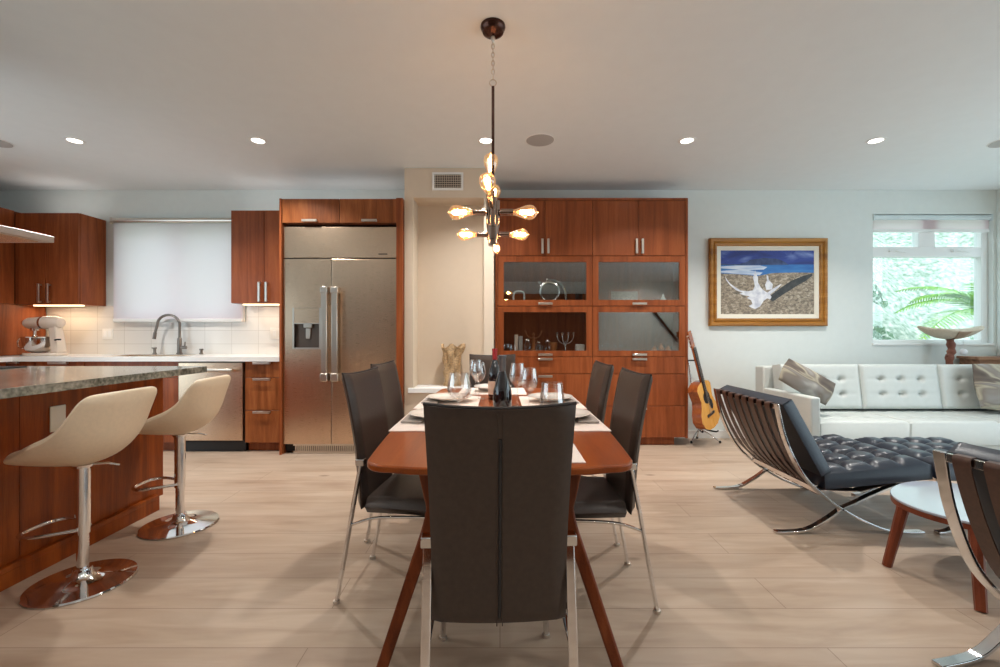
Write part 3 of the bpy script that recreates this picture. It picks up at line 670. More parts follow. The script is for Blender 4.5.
m = MB().box(hx0, hx1, hy0, hy1, hz + .006, hz + .046); m.build('canopy', M['steel_hood'], t, org=t.location, smooth=0, bevel=.003)
MB().box(hx0 + .05, hx1 - .05, hy0 + .05, hy1 - .05, hz, hz + .0055).build('filter', M['steel'], t, org=t.location, smooth=0)
MB().box(-3.36, -3.06, 1.98, 2.28, hz + .047, CZ - .001).build('chimney', M['steel_hood'], t, org=t.location, smooth=0)

# ================================================================== BAR STOOLS
def make_stool():
    t = thing('bar_stool', 'cream leather swivel bar stool on a chrome pedestal nearest the camera', 'bar stool', group='cream bar stools at the island')
    C = smoothpts([(-.225, 0, .600), (-.205, 0, .618), (-.11, 0, .604), (.0, 0, .596), (.085, 0, .612), (.148, 0, .665), (.182, 0, .75), (.203, 0, .835), (.215, 0, .893)], 4)
    E = smoothpts([(-.185, 0, .603), (-.17, 0, .622), (-.115, 0, .642), (-.045, 0, .680), (.04, 0, .718), (.095, 0, .758), (.13, 0, .80), (.165, 0, .855), (.19, 0, .888)], 4)
    n = len(C) - 1
    def surf(off):
        def g(u, v):
            f = u * n; i = min(int(f), n - 1); c = 2 * v - 1; k = abs(c) ** 2.3
            p = C[i].lerp(C[i + 1], f - i); q = E[i].lerp(E[i + 1], f - i)
            d = (C[min(i + 1, n)] - C[max(i - 1, 0)]).normalized(); nn = Vector((-d.z, 0, d.x))
            hw = .150 + .062 * math.sin(min(1, u * 1.7) * PI / 2) - .016 * max(0, u - .75) / .25
            if u < .12: hw *= .72 + .28 * math.sqrt(u / .12)
            if u > .84: hw *= .80 + .20 * math.sqrt(max(0, 1 - ((u - .84) / .16) ** 2))
            pos = p.lerp(q, k); pos.y = c * hw
            inw = Vector((0, -c, 0)) * (.9 * abs(c) ** 3)
            th = (.040 + .026 * math.sin(PI * min(1, u / .75))) * (1 - .5 * abs(c) ** 8) * (1 - .5 * max(0, (u - .9) / .1)) * (1 if u > .06 else .4 + .6 * u / .06)
            return pos + (nn + inw).normalized() * (off * th)
        return g
    m = MB(); m.closed_grid(surf(.30), surf(-.70), 30, 18); m.build('seat_shell', M['cream'], t, smooth=60, subsurf=1)
    MB().tube([(0, 0, .55), (0, 0, .23)], .028, 24).build('pedestal_sleeve', M['chrome'], t)
    MB().tube([(0, 0, .2295), (0, 0, .05)], .0225, 24).build('pedestal_post', M['chrome'], t)
    MB().lathe([(.001, .0005), (.198, .0005), (.2, .006), (.196, .012), (.12, .019), (.06, .030), (.04, .045), (.034, .07), (.030, .072), (.001, .072)], seg=48).build('pedestal_base', M['chrome'], t)
    MB().lathe([(.001, 0), (.036, 0), (.040, .012), (.036, .02), (.001, .02)], (0, 0, .535), 20).build('seat_plate', M['chrome'], t)
    fr = smoothpts([(.0, -.032, .255), (-.10, -.09, .255), (-.17, -.105, .255), (-.212, -.07, .255), (-.222, 0, .255), (-.212, .07, .255), (-.17, .105, .255), (-.10, .09, .255), (0, .032, .255)], 5)
    MB().tube(fr, .009, 10).build('footrest', M['chrome'], t)
    MB().tube([(.02, .01, .545), (.08, .045, .54), (.115, .065, .525)], .005, 8).build('height_lever', M['chrome'], t)
    return t
st = make_stool(); st.location = (-1.925, 2.03, 0)
dup(st, (-1.92, 2.64, 0), math.radians(6), 'cream leather swivel bar stool on a chrome pedestal at the far end of the island')
# ================================================================== DISPLAY CABINET
HX0, HX1, HXM, HY = -.05, 1.923, .946, 4.5
t = thing('display_cabinet', 'tall walnut display cabinet with four glass doors and drawers', 'cabinet', (.94, 4.7, 0))
c = MB().box(HX0, HX0 + .025, HY, 4.84, .08, 2.536).build('side_panel', M['walnut'], t, org=t.location, smooth=0)
MB().box(HX1 - .025, HX1, HY, 4.84, .08, 2.536).build('side_panel', M['walnut'], t, org=t.location, smooth=0)
a, b_ = HX0 + .0255, HX1 - .0255
MB().box(a, b_, 4.823, 4.84, .08, 2.51).build('back_panel', M['walnut'], t, org=t.location, smooth=0)
MB().box(a, b_, HY, 4.84, 2.512, 2.536).build('top_panel', M['walnut'], t, org=t.location, smooth=0)
MB().box(a, b_, HY + .03, 4.822, .08, .10).build('bottom_panel', M['walnut'], t, org=t.location, smooth=0)
for z in (1.925, 1.447, .925): MB().box(a, HXM - .0125, HY + .023, 4.822, z, z + .022).box(HXM + .0125, b_, HY + .023, 4.822, z, z + .022).build('shelf', M['walnut'], t, org=t.location, smooth=0)
MB().box(HXM - .012, HXM + .012, HY + .023, 4.822, .10, 2.511).build('divider', M['walnut'], t, org=t.location, smooth=0)
MB().box(.02, 1.80, HY + .05, 4.80, 0, .079).build('plinth', M['walnut'], t, org=t.location, smooth=0)
for c0, c1 in ((a + .001, HXM), (HXM, b_ - .001)):
    mid = (c0 + c1) / 2
    for x0, x1, hx in ((c0, mid, mid - .03), (mid, c1, mid + .03)):
        d = front(t, 'door', x0, x1, 1.945, 2.51, HY); handle_v(t, hx, 1.965, 2.115, HY, d)
    for z0, z1 in ((1.432, 1.943), (.913, 1.430)):
        fw = .062; g = .002
        m = MB().box(c0 + g, c0 + fw, HY, HY + .02, z0 + g, z1 - g).box(c1 - fw, c1 - g, HY, HY + .02, z0 + g, z1 - g).box(c0 + fw, c1 - fw, HY, HY + .02, z0 + g, z0 + .062).box(c0 + fw, c1 - fw, HY, HY + .02, z1 - .062, z1 - g)
        d = m.build('glass_door', M['walnut'], t, org=t.location, smooth=0)
        MB().box(c0 + fw + .0005, c1 - fw - .0005, HY + .008, HY + .012, z0 + .0625, z1 - .0625).build('glass_pane', M['display_glass'], d, org=t.location, smooth=0)
        handle_h(t, mid - .072, mid + .072, z0 + .022, HY, d)
    for z0, z1 in ((.738, .911), (.41, .736), (.085, .408)):
        d = front(t, 'drawer', c0, c1, z0, z1, HY); handle_h(t, mid - .072, mid + .072, z1 - .022, HY, d)

# things on its shelves
S1, S2 = 1.4695, .9475
def stand(name, label, cat, x, y, z, group=None): return thing(name, label, cat, (x, y, z), 0, group)
def lathe_thing(name, part, label, cat, x, y, z, prof, mat, group=None, seg=18, label2=None):
    t = stand(name, label, cat, x, y, z, group); o = MB().lathe(prof, seg=seg).build(part, M[mat], t); return t
def obj_thing(name, label, cat, x, y, z, mb, mat, group=None, **kw):
    o = mb.build(name, M[mat], **kw); o.location = (x, y, z); tag(o, label, cat, group); return o
obj_thing('arch_ornament', 'small white arch ornament on the upper left display shelf', 'ornament', .20, 4.66, S1, MB().tube(smoothpts([(-.055, 0, .001), (-.055, 0, .09), (-.03, 0, .125), (.03, 0, .125), (.055, 0, .09), (.055, 0, .001)], 4), .009, 10), 'plate_white')
t = stand('ornament_clock', 'silver ornament with a round dial and an arched rim on the upper left display shelf', 'ornament', .52, 4.66, S1)
MB().box(-.13, .17, -.04, .04, .0005, .03).build('base', M['steel_dark'], t, bevel=.004)
MB().lathe([(.001, -.03), (.085, -.03), (.09, -.02), (.09, .02), (.085, .03), (.001, .03)], (0, 0, .121), 32, (0, -1, 0)).build('dial', M['steel_dark'], t)
MB().tube([(.0 + .10 * math.cos(q), -.034, .121 + .10 * math.sin(q)) for q in [i * 2 * PI / 40 for i in range(40)]], .012, 8, closed=True).build('rim', M['silver'], t)
MB().tube(smoothpts([(-.06, 0, .20), (.02, 0, .25), (.12, 0, .21), (.17, 0, .12), (.175, 0, .03)], 6), .014, 10).build('arched_arm', M['silver'], t)
for x, z in ((-.10, .22), (-.02, .245)): MB().lathe([(.001, -.022), (.016, -.016), (.022, 0), (.016, .016), (.001, .022)], (x, 0, z), 14).tube([(x, 0, z - .02), (x + .02, 0, .18)], .006, 8).build('finial', M['silver'], t)
obj_thing('chain_ornament', 'low row of small silver beads beside the round dial', 'ornament', .745, 4.62, S1, MB().tube(smoothpts([(-.05, 0, .012), (-.02, .01, .02), (.02, -.01, .012), (.05, 0, .03)], 5), .010, 8), 'silver')
lathe_thing('cup', 'cup_body', 'dark blue and white cup at the right end of the upper left display shelf', 'cup', .83, 4.64, S1, [(.001, .0005), (.03, .0005), (.028, .02), (.038, .05), (.04, .10), (.034, .10), (.03, .05), (.001, .02)], 'black')
obj_thing('dish', 'small low silver dish at the left end of the upper left display shelf', 'dish', .06, 4.64, S1, MB().lathe([(.001, .0005), (.03, .0005), (.035, .02), (.022, .05), (.01, .06), (.001, .085)], seg=16), 'silver')
t = stand('photo_frame', 'framed picture standing on the upper right display shelf', 'picture frame', 1.32, 4.68, S1)
m = MB(); w, h, f = .165, .15, .022
m.box(-w, w, -.012, .012, .0005, f).box(-w, w, -.012, .012, h - f, h).box(-w, -w + f, -.012, .012, f, h - f).box(w - f, w, -.012, .012, f, h - f)
m.build('frame', M['walnut'], t, smooth=0); MB().box(-w + f, w - f, -.006, .006, f, h - f).build('print', M['photo'], t, smooth=0)
obj_thing('bird_figurine', 'small white bird figurine, tallest on the upper right display shelf', 'figurine', 1.72, 4.64, S1, MB().lathe([(.001, .0005), (.034, .0005), (.036, .02), (.026, .045), (.014, .065), (.012, .08), (.001, .105)], seg=14), 'plate_white')
obj_thing('shell_figurine', 'flat white shell figurine beside the white bird figurine', 'figurine', 1.61, 4.64, S1, MB().lathe([(.001, .0005), (.05, .0005), (.055, .012), (.035, .03), (.001, .038)], seg=14, sy=.7), 'plate_white')
obj_thing('angel_figurine', 'little white figurine at the left end of the upper right display shelf', 'figurine', 1.02, 4.63, S1, MB().lathe([(.001, .0005), (.022, .0005), (.012, .05), (.018, .065), (.001, .09)], seg=14), 'plate_white')
# lower left shelf
MENY = 4.62
t = stand('menorah', 'silver menorah with curved arms on the lower left display shelf', 'menorah', .685, MENY, S2)
MB().lathe([(.001, .0005), (.04, .0005), (.036, .01), (.008, .02), (.008, .12)], seg=16).build('base', M['silver'], t)
for k, w in enumerate((.03, .085)):
    for sg in (-1, 1):
        MB().tube(smoothpts([(0, 0, .07 + .02 * k), (sg * w * .6, 0, .11), (sg * w, 0, .155), (sg * w, 0, .185)], 5), .006, 8).build('arm', M['silver'], t)
        MB().lathe([(.006, .18), (.013, .19), (.014, .215), (.001, .215)], (sg * w, 0, 0), 12).build('candle_cup', M['silver'], t)
obj_thing('pillar_candle', 'square white candle at the right end of the lower left display shelf', 'candle', .835, 4.60, S2, MB().box(-.045, .045, -.045, .045, .0005, .09), 'wax', bevel=.012)
obj_thing('book', 'pale book standing at the left end of the lower left display shelf', 'book', .17, 4.66, S2, MB().box(-.018, .018, -.06, .06, .0005, .19), 'label', bevel=.003)
obj_thing('book', 'grey book leaning next to the pale book in the display cabinet', 'book', .215, 4.66, S2, MB().box(-.02, .02, -.06, .06, .0005, .175), 'napkin', bevel=.003)
for x, h, lab in ((.29, .13, 'clear glass jar beside the grey book in the display cabinet'), (.50, .12, 'clear glass jar below the orange figure in the display cabinet'), (.40, .10, 'low clear glass jar in the middle of the lower left display shelf')):
    t = stand('glass_jar', lab, 'jar', x, 4.62, S2, 'glass jars in the display cabinet')
    MB().shell([(.0, .002), (.03, .001), (.036, .01), (.036, h * .7), (.024, h * .85), (.026, h)], seg=18).build('jar_body', M['wine_glass'], t)
    MB().lathe([(.026, h), (.028, h + .004), (.02, h + .02), (.001, h + .03)], seg=14).build('lid', M['silver'], t)
t = stand('dancer_figurine', 'orange ceramic figure with raised arms on the lower left display shelf', 'figurine', .36, 4.73, S2)
MB().lathe([(.001, .0005), (.035, .0005), (.03, .02), (.014, .05), (.02, .12), (.014, .16), (.006, .17), (.018, .19), (.001, .215)], seg=16).build('body', M['terracotta'], t)
for sg in (-1, 1): MB().tube(smoothpts([(sg * .015, 0, .15), (sg * .06, 0, .17), (sg * .09, 0, .235)], 5), .007, 8).build('arm', M['terracotta'], t)
obj_thing('bowl', 'small wooden bowl turned upright between the jar and the menorah', 'bowl', .565, 4.70, S2, MB().lathe([(.001, .0005), (.025, .0005), (.045, .05), (.05, .11), (.045, .11), (.035, .04), (.001, .02)], seg=18), 'terracotta')
# lower right shelf
for k, (x, h) in enumerate(((1.06, .09), (1.13, .11), (1.20, .08), (1.27, .095))):
    t = stand('liqueur_glass', ['leftmost', 'second', 'third', 'fourth'][k] + ' small clear glass from the left on the lower right display shelf', 'glass', x, 4.62, S2, 'small glasses in the display cabinet')
    MB().shell([(.0, .003), (.022, .001), (.005, .006), (.004, h * .45), (.02, h * .55), (.026, h * .75), (.022, h)], seg=18).build('glass_body', M['wine_glass'], t)
for k, x in enumerate((1.625, 1.70, 1.775)):
    t = stand('rooster_figurine', ['leftmost', 'middle', 'rightmost'][k] + ' orange rooster figurine of three on the lower right display shelf', 'figurine', x, 4.64, S2, 'rooster figurines')
    h = (.07, .10, .075)[k]
    MB().lathe([(.001, .0005), (.022, .0005), (.016, .01), (.03, h * .4), (.022, h * .6), (.010, h * .8), (.012, h * .9), (.001, h)], seg=14).build('body', M['terracotta'], t)
    MB().tube([(.02, 0, h * .4), (.035, 0, h * .7), (.03, 0, h * .9)], [.008, .006, .002], 8).build('tail', M['piping'], t)

# ================================================================== VASE ON THE NICHE LEDGE
def vs(a, f):
    z = .395 * f
    r = .060 + .012 * math.sin(a * 3 + z * 22) + .010 * math.sin(a * 5 - z * 30) + .03 * max(0, (f - .55)) / .45 * (1 + .6 * math.cos(a * 2)) - .012 * f
    return Vector((r * 1.08 * math.cos(a), r * .82 * math.sin(a), z + (.022 * math.sin(a * 4 + 1) * max(0, f - .8) / .2)))
m = MB(); NS, NF = 32, 16
vs_ = [vs(2 * PI * k / NS, i / NF) for i in range(NF + 1) for k in range(NS)]
inn = [Vector((p.x * .8, p.y * .8, p.z)) for p in vs_[NF * NS:]] + [Vector((p.x * .6, p.y * .6, p.z * .4)) for p in vs_[NF * NS:]]
allv = vs_ + inn; fs = [(i * NS + k, i * NS + (k + 1) % NS, (i + 1) * NS + (k + 1) % NS, (i + 1) * NS + k) for i in range(NF + 2) for k in range(NS)]
fs.append(tuple(range(NS))[::-1]); fs.append(tuple((NF + 2) * NS + k for k in range(NS)))
m.add(allv, fs); o = m.build('driftwood_vase', M['driftwood'], smooth=60); o.location = (-.475, 4.345, .6335); o.scale = (1.12, 1.12, 1.0); tag(o, 'rough bark-like vase with a flared rim on the niche ledge', 'vase')
# air vent, motion sensor
t = thing('air_vent', 'white framed air vent grille high on the wall above the niche', 'air vent', (-.498, 4.199, 2.60))
m = MB(); v0, v1, w0, w1_ = -.645, -.35, 2.515, 2.685
m.box(v0, v1, 4.188, 4.1985, w0, w0 + .02).box(v0, v1, 4.188, 4.1985, w1_ - .02, w1_).box(v0, v0 + .02, 4.188, 4.1985, w0 + .02, w1_ - .02).box(v1 - .02, v1, 4.188, 4.1985, w0 + .02, w1_ - .02)
m.build('frame', M['white'], t, org=t.location, smooth=0)
MB().box(v0 + .02, v1 - .02, 4.196, 4.1985, w0 + .02, w1_ - .02).build('duct_shade', M['dark'], t, org=t.location, smooth=0)  # dark sheet stands in for shade behind the grille
m = MB()
for k in range(12): x = v0 + .02 + (k + .5) * (v1 - v0 - .04) / 12; m.box(x - .003, x + .003, 4.190, 4.1945, w0 + .02, w1_ - .02)
for k in range(6): z = w0 + .02 + (k + .5) * (w1_ - w0 - .04) / 6; m.box(v0 + .02, v1 - .02, 4.1905, 4.194, z - .003, z + .003)
m.build('grille', M['nickel'], t, org=t.location, smooth=0)

# ================================================================== DINING TABLE
TY0, TY1, TZ = 1.30, 3.25, .75
t = thing('dining_table', 'long walnut dining table with rounded corners and boomerang legs', 'table', (0, 2.28, 0))
def hw(y): s = (y - (TY0 + TY1) / 2) / ((TY1 - TY0) / 2); return .412 + .050 * (1 - s * s)
pts = []
N = 24
cr = .085
def yend(x, s): return (TY0 + .03 * (x / .41) ** 2) if s < 0 else (TY1 - .03 * (x / .41) ** 2)
side = [TY0 + cr + .03 + (TY1 - TY0 - 2 * cr - .06) * i / N for i in range(N + 1)]
R_ = [(hw(y), y) for y in side]
cx, cy = R_[-1][0] - cr, TY1 - .03 - cr
corner = [(cx + cr * math.cos(q), cy + cr * math.sin(q)) for q in [i * PI / 2 / 8 for i in range(1, 9)]]
cy0 = TY0 + .03 + cr
corner0 = [(cx + cr * math.cos(q), cy0 + cr * math.sin(q)) for q in [-PI / 2 + i * PI / 2 / 8 for i in range(0, 8)]]
endt = [(x, yend(x, 1)) for x in [cx * (1 - 2 * i / 10) for i in range(1, 10)]]
endb = [(x, yend(x, -1)) for x in [-cx + 2 * cx * i / 10 for i in range(1, 10)]]
outline = R_ + corner + endt + [(-x, y) for x, y in corner[::-1]] + [(-x, y) for x, y in R_[::-1]] + [(-x, y) for x, y in corner0[::-1]] + endb + corner0
MB().prism(outline, .7265, TZ).build('tabletop', M['table_wood'], t, org=t.location, smooth=30, bevel=.006, seg=3)
for sy in (-1, 1):
    yc = 2.28 + sy * .68
    for sx in (-1, 1):
        p = smoothpts([(sx * .295, yc, .726), (sx * .258, yc, .58), (sx * .246, yc, .49), (sx * .30, yc + sy * .055, .32), (sx * .405, yc + sy * .145, .0)], 5)
        n = len(p); MB().bar(p, [.042 - .012 * max(0, (i / n - .5) * 2) for i in range(n)], [.05 - .014 * abs(i / n - .5) * 2 for i in range(n)], (0, 1, 0)).build('leg', M['leg_wood'], t, org=t.location, bevel=.008, seg=3)
    MB().bar([(-.222, yc, .50), (.222, yc, .50)], .03, .045, (0, 1, 0)).build('cross_rail', M['leg_wood'], t, org=t.location, bevel=.006)

# ================================================================== DINING CHAIRS (local: faces +y)
def make_chair():
    t = thing('dining_chair', 'near dining chair seen from behind at the head of the table', 'chair', group='dark leather dining chairs around the table')
    H = .976
    def hwz(z):
        f = (z - .40) / (H - .40)
        k = max(0, (z - .55) / (H - .55)); return .1765 + .0115 * k ** 1.2
    def yc(z): f = (z - .40) / (H - .40); return -.222 - .012 * f - .065 * f * f
    def half(u0, u1):
        def surf(s):
            def g(u, v):
                z = .40 + (H - .40) * v; x = u0 + (u1 - u0) * u; hw_ = hwz(z); X = x * hw_
                e = 1 - abs(x); th = .021 * (min(1, e / .12) ** .5 if e < .12 else 1); th = max(th, .004)
                zz = z - .010 * (1 - x * x) * (v ** 8) - .0 
                if v < .04: th *= .4 + .6 * v / .04
                if v > .97: th *= 1 - .35 * (v - .97) / .03
                return Vector((X, yc(z) + s * th - .012 * (1 - x * x), zz))
            return g
        m = MB(); m.closed_grid(surf(1), surf(-1), 14, 26); return m
    half(-1, 1).build('backrest', M['leather'], t, smooth=50)
    # top piping, centre seam, and a black tube standing in for the open slit's shade
    bk = t.children[0]
    edge = [Vector((x * hwz(H), yc(H) - .012 * (1 - x * x) - .002, H - .010 * (1 - x * x) + .002)) for x in [-1 + 2 * i / 16 for i in range(17)]]
    MB().tube(edge, .0045, 8).build('piping', M['piping'], bk)
    zs = [.40 + (H - .41) * i / 24 for i in range(25)]
    MB().tube([(0, yc(z) - .033, z - .008 * ((z - .4) / (H - .4)) ** 8) for z in zs if .415 < z < .905], .0042, 8).build('slit_shade', M['black'], bk)
    for sx in (-.007, .007): MB().tube([(sx, yc(z) - .0325, z - .010 * ((z - .4) / (H - .4)) ** 8) for z in zs], .0014, 6).build('seam', M['leather'], bk)
    def seat(s):
        def g(u, v):
            x = (2 * u - 1); y = -.20 + .44 * v; w_ = .19 + .02 * v
            ed = min(1 - abs(x), (1 - v) * 2.0); k = min(1, ed / .14); k = k ** .5 if k < 1 else 1
            z = .415 + (.032 * k + .004 * (1 - x * x) if s > 0 else -.032 * k)
            return Vector((x * w_, y, z + .004 * v))
        return g
    m = MB(); m.closed_grid(seat(1), seat(-1), 16, 18); m.build('seat', M['leather'], t, smooth=50)
    for sx in (-1, 1):
        p = [(sx * .1875, -.218, .60), (sx * .187, -.237, .50), (sx * .1875, -.273, .30), (sx * .188, -.325, .012)]
        MB().bar(smoothpts(p, 4), .024, .013, (1, 0, 0)).build('leg', M['chrome'], t, bevel=.003)
        l = t.children[-1]
        MB().lathe([(.015, .0005), (.015, .012), (.008, .014)], (sx * .188, -.327, 0), 14).build('foot_pad', M['nickel'], l)
        MB().box(sx * .1875 - .017, sx * .1875 + .017, -.236, -.200, .592, .620).build('bracket', M['chair_chrome'], l, bevel=.003)
        p = [(sx * .17, .17, .384), (sx * .178, .215, .28), (sx * .195, .28, .012)]
        MB().tube(smoothpts(p, 4), .0105, 12).build('leg', M['chair_chrome'], t); l = t.children[-1]
        MB().lathe([(.014, .0005), (.014, .012), (.009, .014)], (sx * .195, .281, 0), 14).build('foot_pad', M['nickel'], l)
        p = [(sx * .1875, -.266, .335), (sx * .183, -.17, .366), (sx * .178, -.04, .376), (sx * .172, .10, .379), (sx * .17, .17, .379)]
        MB().bar(smoothpts(p, 4), .016, .010, (1, 0, 0)).build('side_rail', M['chair_chrome'], t, bevel=.002)
    return t
ch = make_chair(); ch.location = (-.010, 1.382, 0); ch.rotation_euler = (0, 0, math.radians(2))
for x, y, rz, lab in ((-.35, 2.025, -97, 'left side dining chair nearer the camera, beside the bar stools'), (-.395, 2.59, -95, 'left side dining chair farther from the camera, in front of the fridge'),
                      (.315, 1.99, 92, 'right side dining chair nearer the camera'), (.305, 2.57, 91, 'right side dining chair farther from the camera, in front of the display cabinet'),
                      (-.062, 3.30, 180, 'far dining chair at the head of the table in front of the niche')):
    dup(ch, (x, y, 0), math.radians(rz), lab)

# ================================================================== TABLE SETTING
def mat_mesh(w, d):
    def top(u, v):
        a, b = abs(2 * u - 1), abs(2 * v - 1); e = min(1 - a, 1 - b); k = min(1, e / .06)
        return Vector(((u - .5) * w, (v - .5) * d, .003 + .004 * math.sqrt(max(0, 1 - (1 - k) ** 2)) + .0012 * math.sin(u * 17 + v * 5) * math.sin(v * 13)))
    def bot(u, v): return Vector(((u - .5) * w, (v - .5) * d, .0006))
    m = MB(); m.closed_grid(top, bot, 24, 16); return m
def place(x, y, rz, who):
    o = mat_mesh(.45, .34).build('placemat', M['linen'], smooth=60); o.location = (x, y, TZ); o.rotation_euler = (0, 0, rz); tag(o, 'pale linen placemat in front of the ' + who, 'placemat', 'linen placemats')
    f = Vector((math.sin(rz), -math.cos(rz), 0))
    o = MB().box(-.10, .10, -.045, .045, 0, .009).build('napkin', M['napkin'], smooth=0, bevel=.004); o.location = Vector((x, y, TZ + .0092)) + f * .105; o.rotation_euler = (0, 0, rz); tag(o, 'folded grey napkin under the plate in front of the ' + who, 'napkin', 'grey napkins')
    o = MB().lathe([(.001, .0005), (.075, .0005), (.085, .006), (.128, .018), (.130, .021), (.126, .022), (.088, .012), (.07, .009), (.001, .009)], seg=40).build('dinner_plate', M['china'], smooth=50); o.location = Vector((x, y, TZ + .0195)); tag(o, 'white dinner plate in front of the ' + who, 'plate', 'white dinner plates')
place(-.285, 2.02, -PI / 2, 'near left chair'); place(-.29, 2.55, -PI / 2, 'far left chair')
place(.285, 2.02, PI / 2, 'near right chair'); place(.29, 2.55, PI / 2, 'far right chair')
place(.04, 1.525, 0, 'near end chair'); place(-.05, 3.03, PI, 'far end chair')
def wine_glass(x, y, lab, h=.225, r=.046, base=.759):
    t = thing('wine_glass', lab, 'wine glass', (x, y, base), 0, 'wine glasses on the table')
    b0 = h * .46
    MB().shell([(0, b0), (.016, b0 + .004), (r * .75, b0 + .022), (r, b0 + .05), (r * .98, b0 + .07), (r * .74, h), (r * .71, h), (r * .94, b0 + .07), (r * .96, b0 + .05), (r * .7, b0 + .025), (0, b0 + .006)], seg=28).build('bowl', M['wine_glass'], t, smooth=60)
    MB().lathe([(.006, .005), (.0036, .02), (.0036, b0 - .012), (.008, b0 - .001)], seg=12).build('stem', M['wine_glass'], t, smooth=60)
    MB().lathe([(.001, .0004), (.036, .0004), (.036, .0018), (.012, .0035), (.006, .0049), (.001, .0049)], seg=24).build('foot', M['wine_glass'], t, smooth=60)
wine_glass(-.172, 1.86, 'large wine glass nearest the left chairs and behind the near chair back', .225, .052)
wine_glass(-.13, 2.68, 'wine glass second from the left, in front of the driftwood vase', .225, .045, .7508)
wine_glass(-.16, 2.90, 'wine glass left of the bottles in front of the far chair', .228, .044, .7508)
wine_glass(.095, 2.40, 'wine glass just right of the bottles', .238, .045, .7508)
wine_glass(.148, 2.22, 'wine glass on the right side of the table next to the tumbler', .225, .044, .7508)
t = thing('glass_tumbler', 'wide clear glass with sloping sides on the right of the table', 'glass', (.212, 1.79, .7508))
MB().shell([(0, .006), (.052, .004), (.056, .02), (.054, .10), (.042, .200), (.040, .200), (.051, .10), (.053, .02), (0, .012)], seg=32).build('glass_body', M['wine_glass'], t, smooth=60)
MB().lathe([(.001, .0005), (.05, .0005), (.052, .004), (.001, .004)], seg=32).build('glass_base', M['wine_glass'], t)
def bottle(x, y, lab, capmat, lbl):
    t = thing('wine_bottle', lab, 'wine bottle', (x, y, .7506), 0, 'wine bottles on the table')
    MB().lathe([(.001, .003), (.03, .0005), (.039, .006), (.040, .14), (.037, .165), (.022, .215), (.0155, .235), (.0145, .24)], seg=32).build('bottle_body', M['bottle'], t, smooth=60)
    MB().lathe([(.0148, .241), (.0155, .242), (.0150, .295), (.0165, .297), (.0165, .308), (.001, .309)], seg=24).build('foil_cap', M[capmat], t, smooth=40)
    if lbl:
        m = MB(); 
        def g(u, v): a = -PI * .95 + 1.5 * u; return Vector((.0405 * math.cos(a), .0405 * math.sin(a), .035 + .08 * v))
        m.grid(g, 16, 2); m.build('label', M['label'], t, recalc=False)
bottle(.010, 1.86, 'dark wine bottle with a grey cap, nearer of the two', 'bottle_cap_grey', False)
bottle(-.032, 2.66, 'dark wine bottle with a red cap and a pale label', 'bottle_cap_red', True)

# ================================================================== CHANDELIER
cxx, cyy = -.036, 2.26
t = thing('chandelier', 'dark metal chandelier with exposed teardrop filament bulbs above the table', 'chandelier', (cxx, cyy, CZ))
P = lambda x, y, z: (cxx + x, cyy + y, z)
MB().lathe([(.001, 0), (.063, 0), (.064, .008), (.060, .02), (.056, .024), (.053, .036), (.03, .052), (.012, .056), (.001, .056)], P(0, 0, CZ - .0005), 32, (0, 0, -1)).build('ceiling_canopy', M['bronze'], t, org=t.location)
MB().lathe([(.010, 0), (.012, .012), (.006, .03), (.001, .034)], P(0, 0, CZ - .056), 14, (0, 0, -1)).build('loop_cap', M['nickel'], t, org=t.location)
m = MB(); zz = CZ - .085; k = 0
while zz > 2.455:
    o_ = [(.008 * math.cos(q), 0, .015 * math.sin(q)) for q in [i * 2 * PI / 12 for i in range(12)]]
    m.tube([P(*((x, 0, zz + z) if k % 2 else (0, x, zz + z))) for x, _, z in o_], .0023, 6, closed=True); zz -= .0215; k += 1
m.build('chain', M['nickel'], t, org=t.location)
MB().tube([P(.017 * math.cos(q), 0, 2.437 + .017 * math.sin(q)) for q in [i * 2 * PI / 20 for i in range(20)]], .0028, 8, closed=True).build('ring', M['nickel'], t, org=t.location)
MB().tube([P(0, 0, 2.418), P(0, 0, 1.80)], .0075, 12).build('rod', M['bronze'], t, org=t.location)
m = MB()
for q, r in ((0, .021), (2.1, .021), (4.2, .021)): m.tube([P(r * math.cos(q + .5), r * math.sin(q + .5), 1.835), P(r * math.cos(q + .5), r * math.sin(q + .5), 1.695)], .017, 18)
m.build('hub', M['fixture'], t, org=t.location)
MB().tube([P(0, 0, 1.71), P(0, 0, 1.632)], .031, 24).tube([P(0, 0, 1.632), P(0, 0, 1.60)], .024, 20).build('lower_hub', M['fixture'], t, org=t.location)
BULBS = []
def bulb_arm(p0, d, s=1.0, ln=.02):
    p0 = Vector(p0); d = Vector(d).normalized(); sk = .066 * s
    MB().tube([p0, p0 + d * ln], .008, 10).tube([p0 + d * ln, p0 + d * (ln + sk)], .0175 * s, 18).build('socket', M['fixture'], t, org=t.location)
    c = p0 + d * (ln + sk)
    b = MB().shell([(.014 * s, 0), (.016 * s, .012 * s), (.024 * s, .035 * s), (.034 * s, .062 * s), (.038 * s, .083 * s), (.034 * s, .103 * s), (.021 * s, .117 * s), (.007 * s, .123 * s), (.004 * s, .128 * s), (0, .129 * s)], c, 24, d).build('bulb', M['bulb_glass'], t, org=t.location, smooth=70)
    q = Vector((0, 0, 1)).rotation_difference(d); m = MB()
    for k in range(6):
        a0, a1 = 2 * PI * k / 6, 2 * PI * (k + .5) / 6
        pts = [(.008 * math.cos(a0), .008 * math.sin(a0), .032), (.014 * math.cos(a0), .014 * math.sin(a0), .094), (.014 * math.cos(a1), .014 * math.sin(a1), .094), (.007 * math.cos(a1), .007 * math.sin(a1), .035)]
        m.tube([c + q @ (Vector(x) * s) for x in pts], .0024, 5)
    m.build('filament', M['filament'], b, org=t.location)
    BULBS.append(c + d * .065 * s)
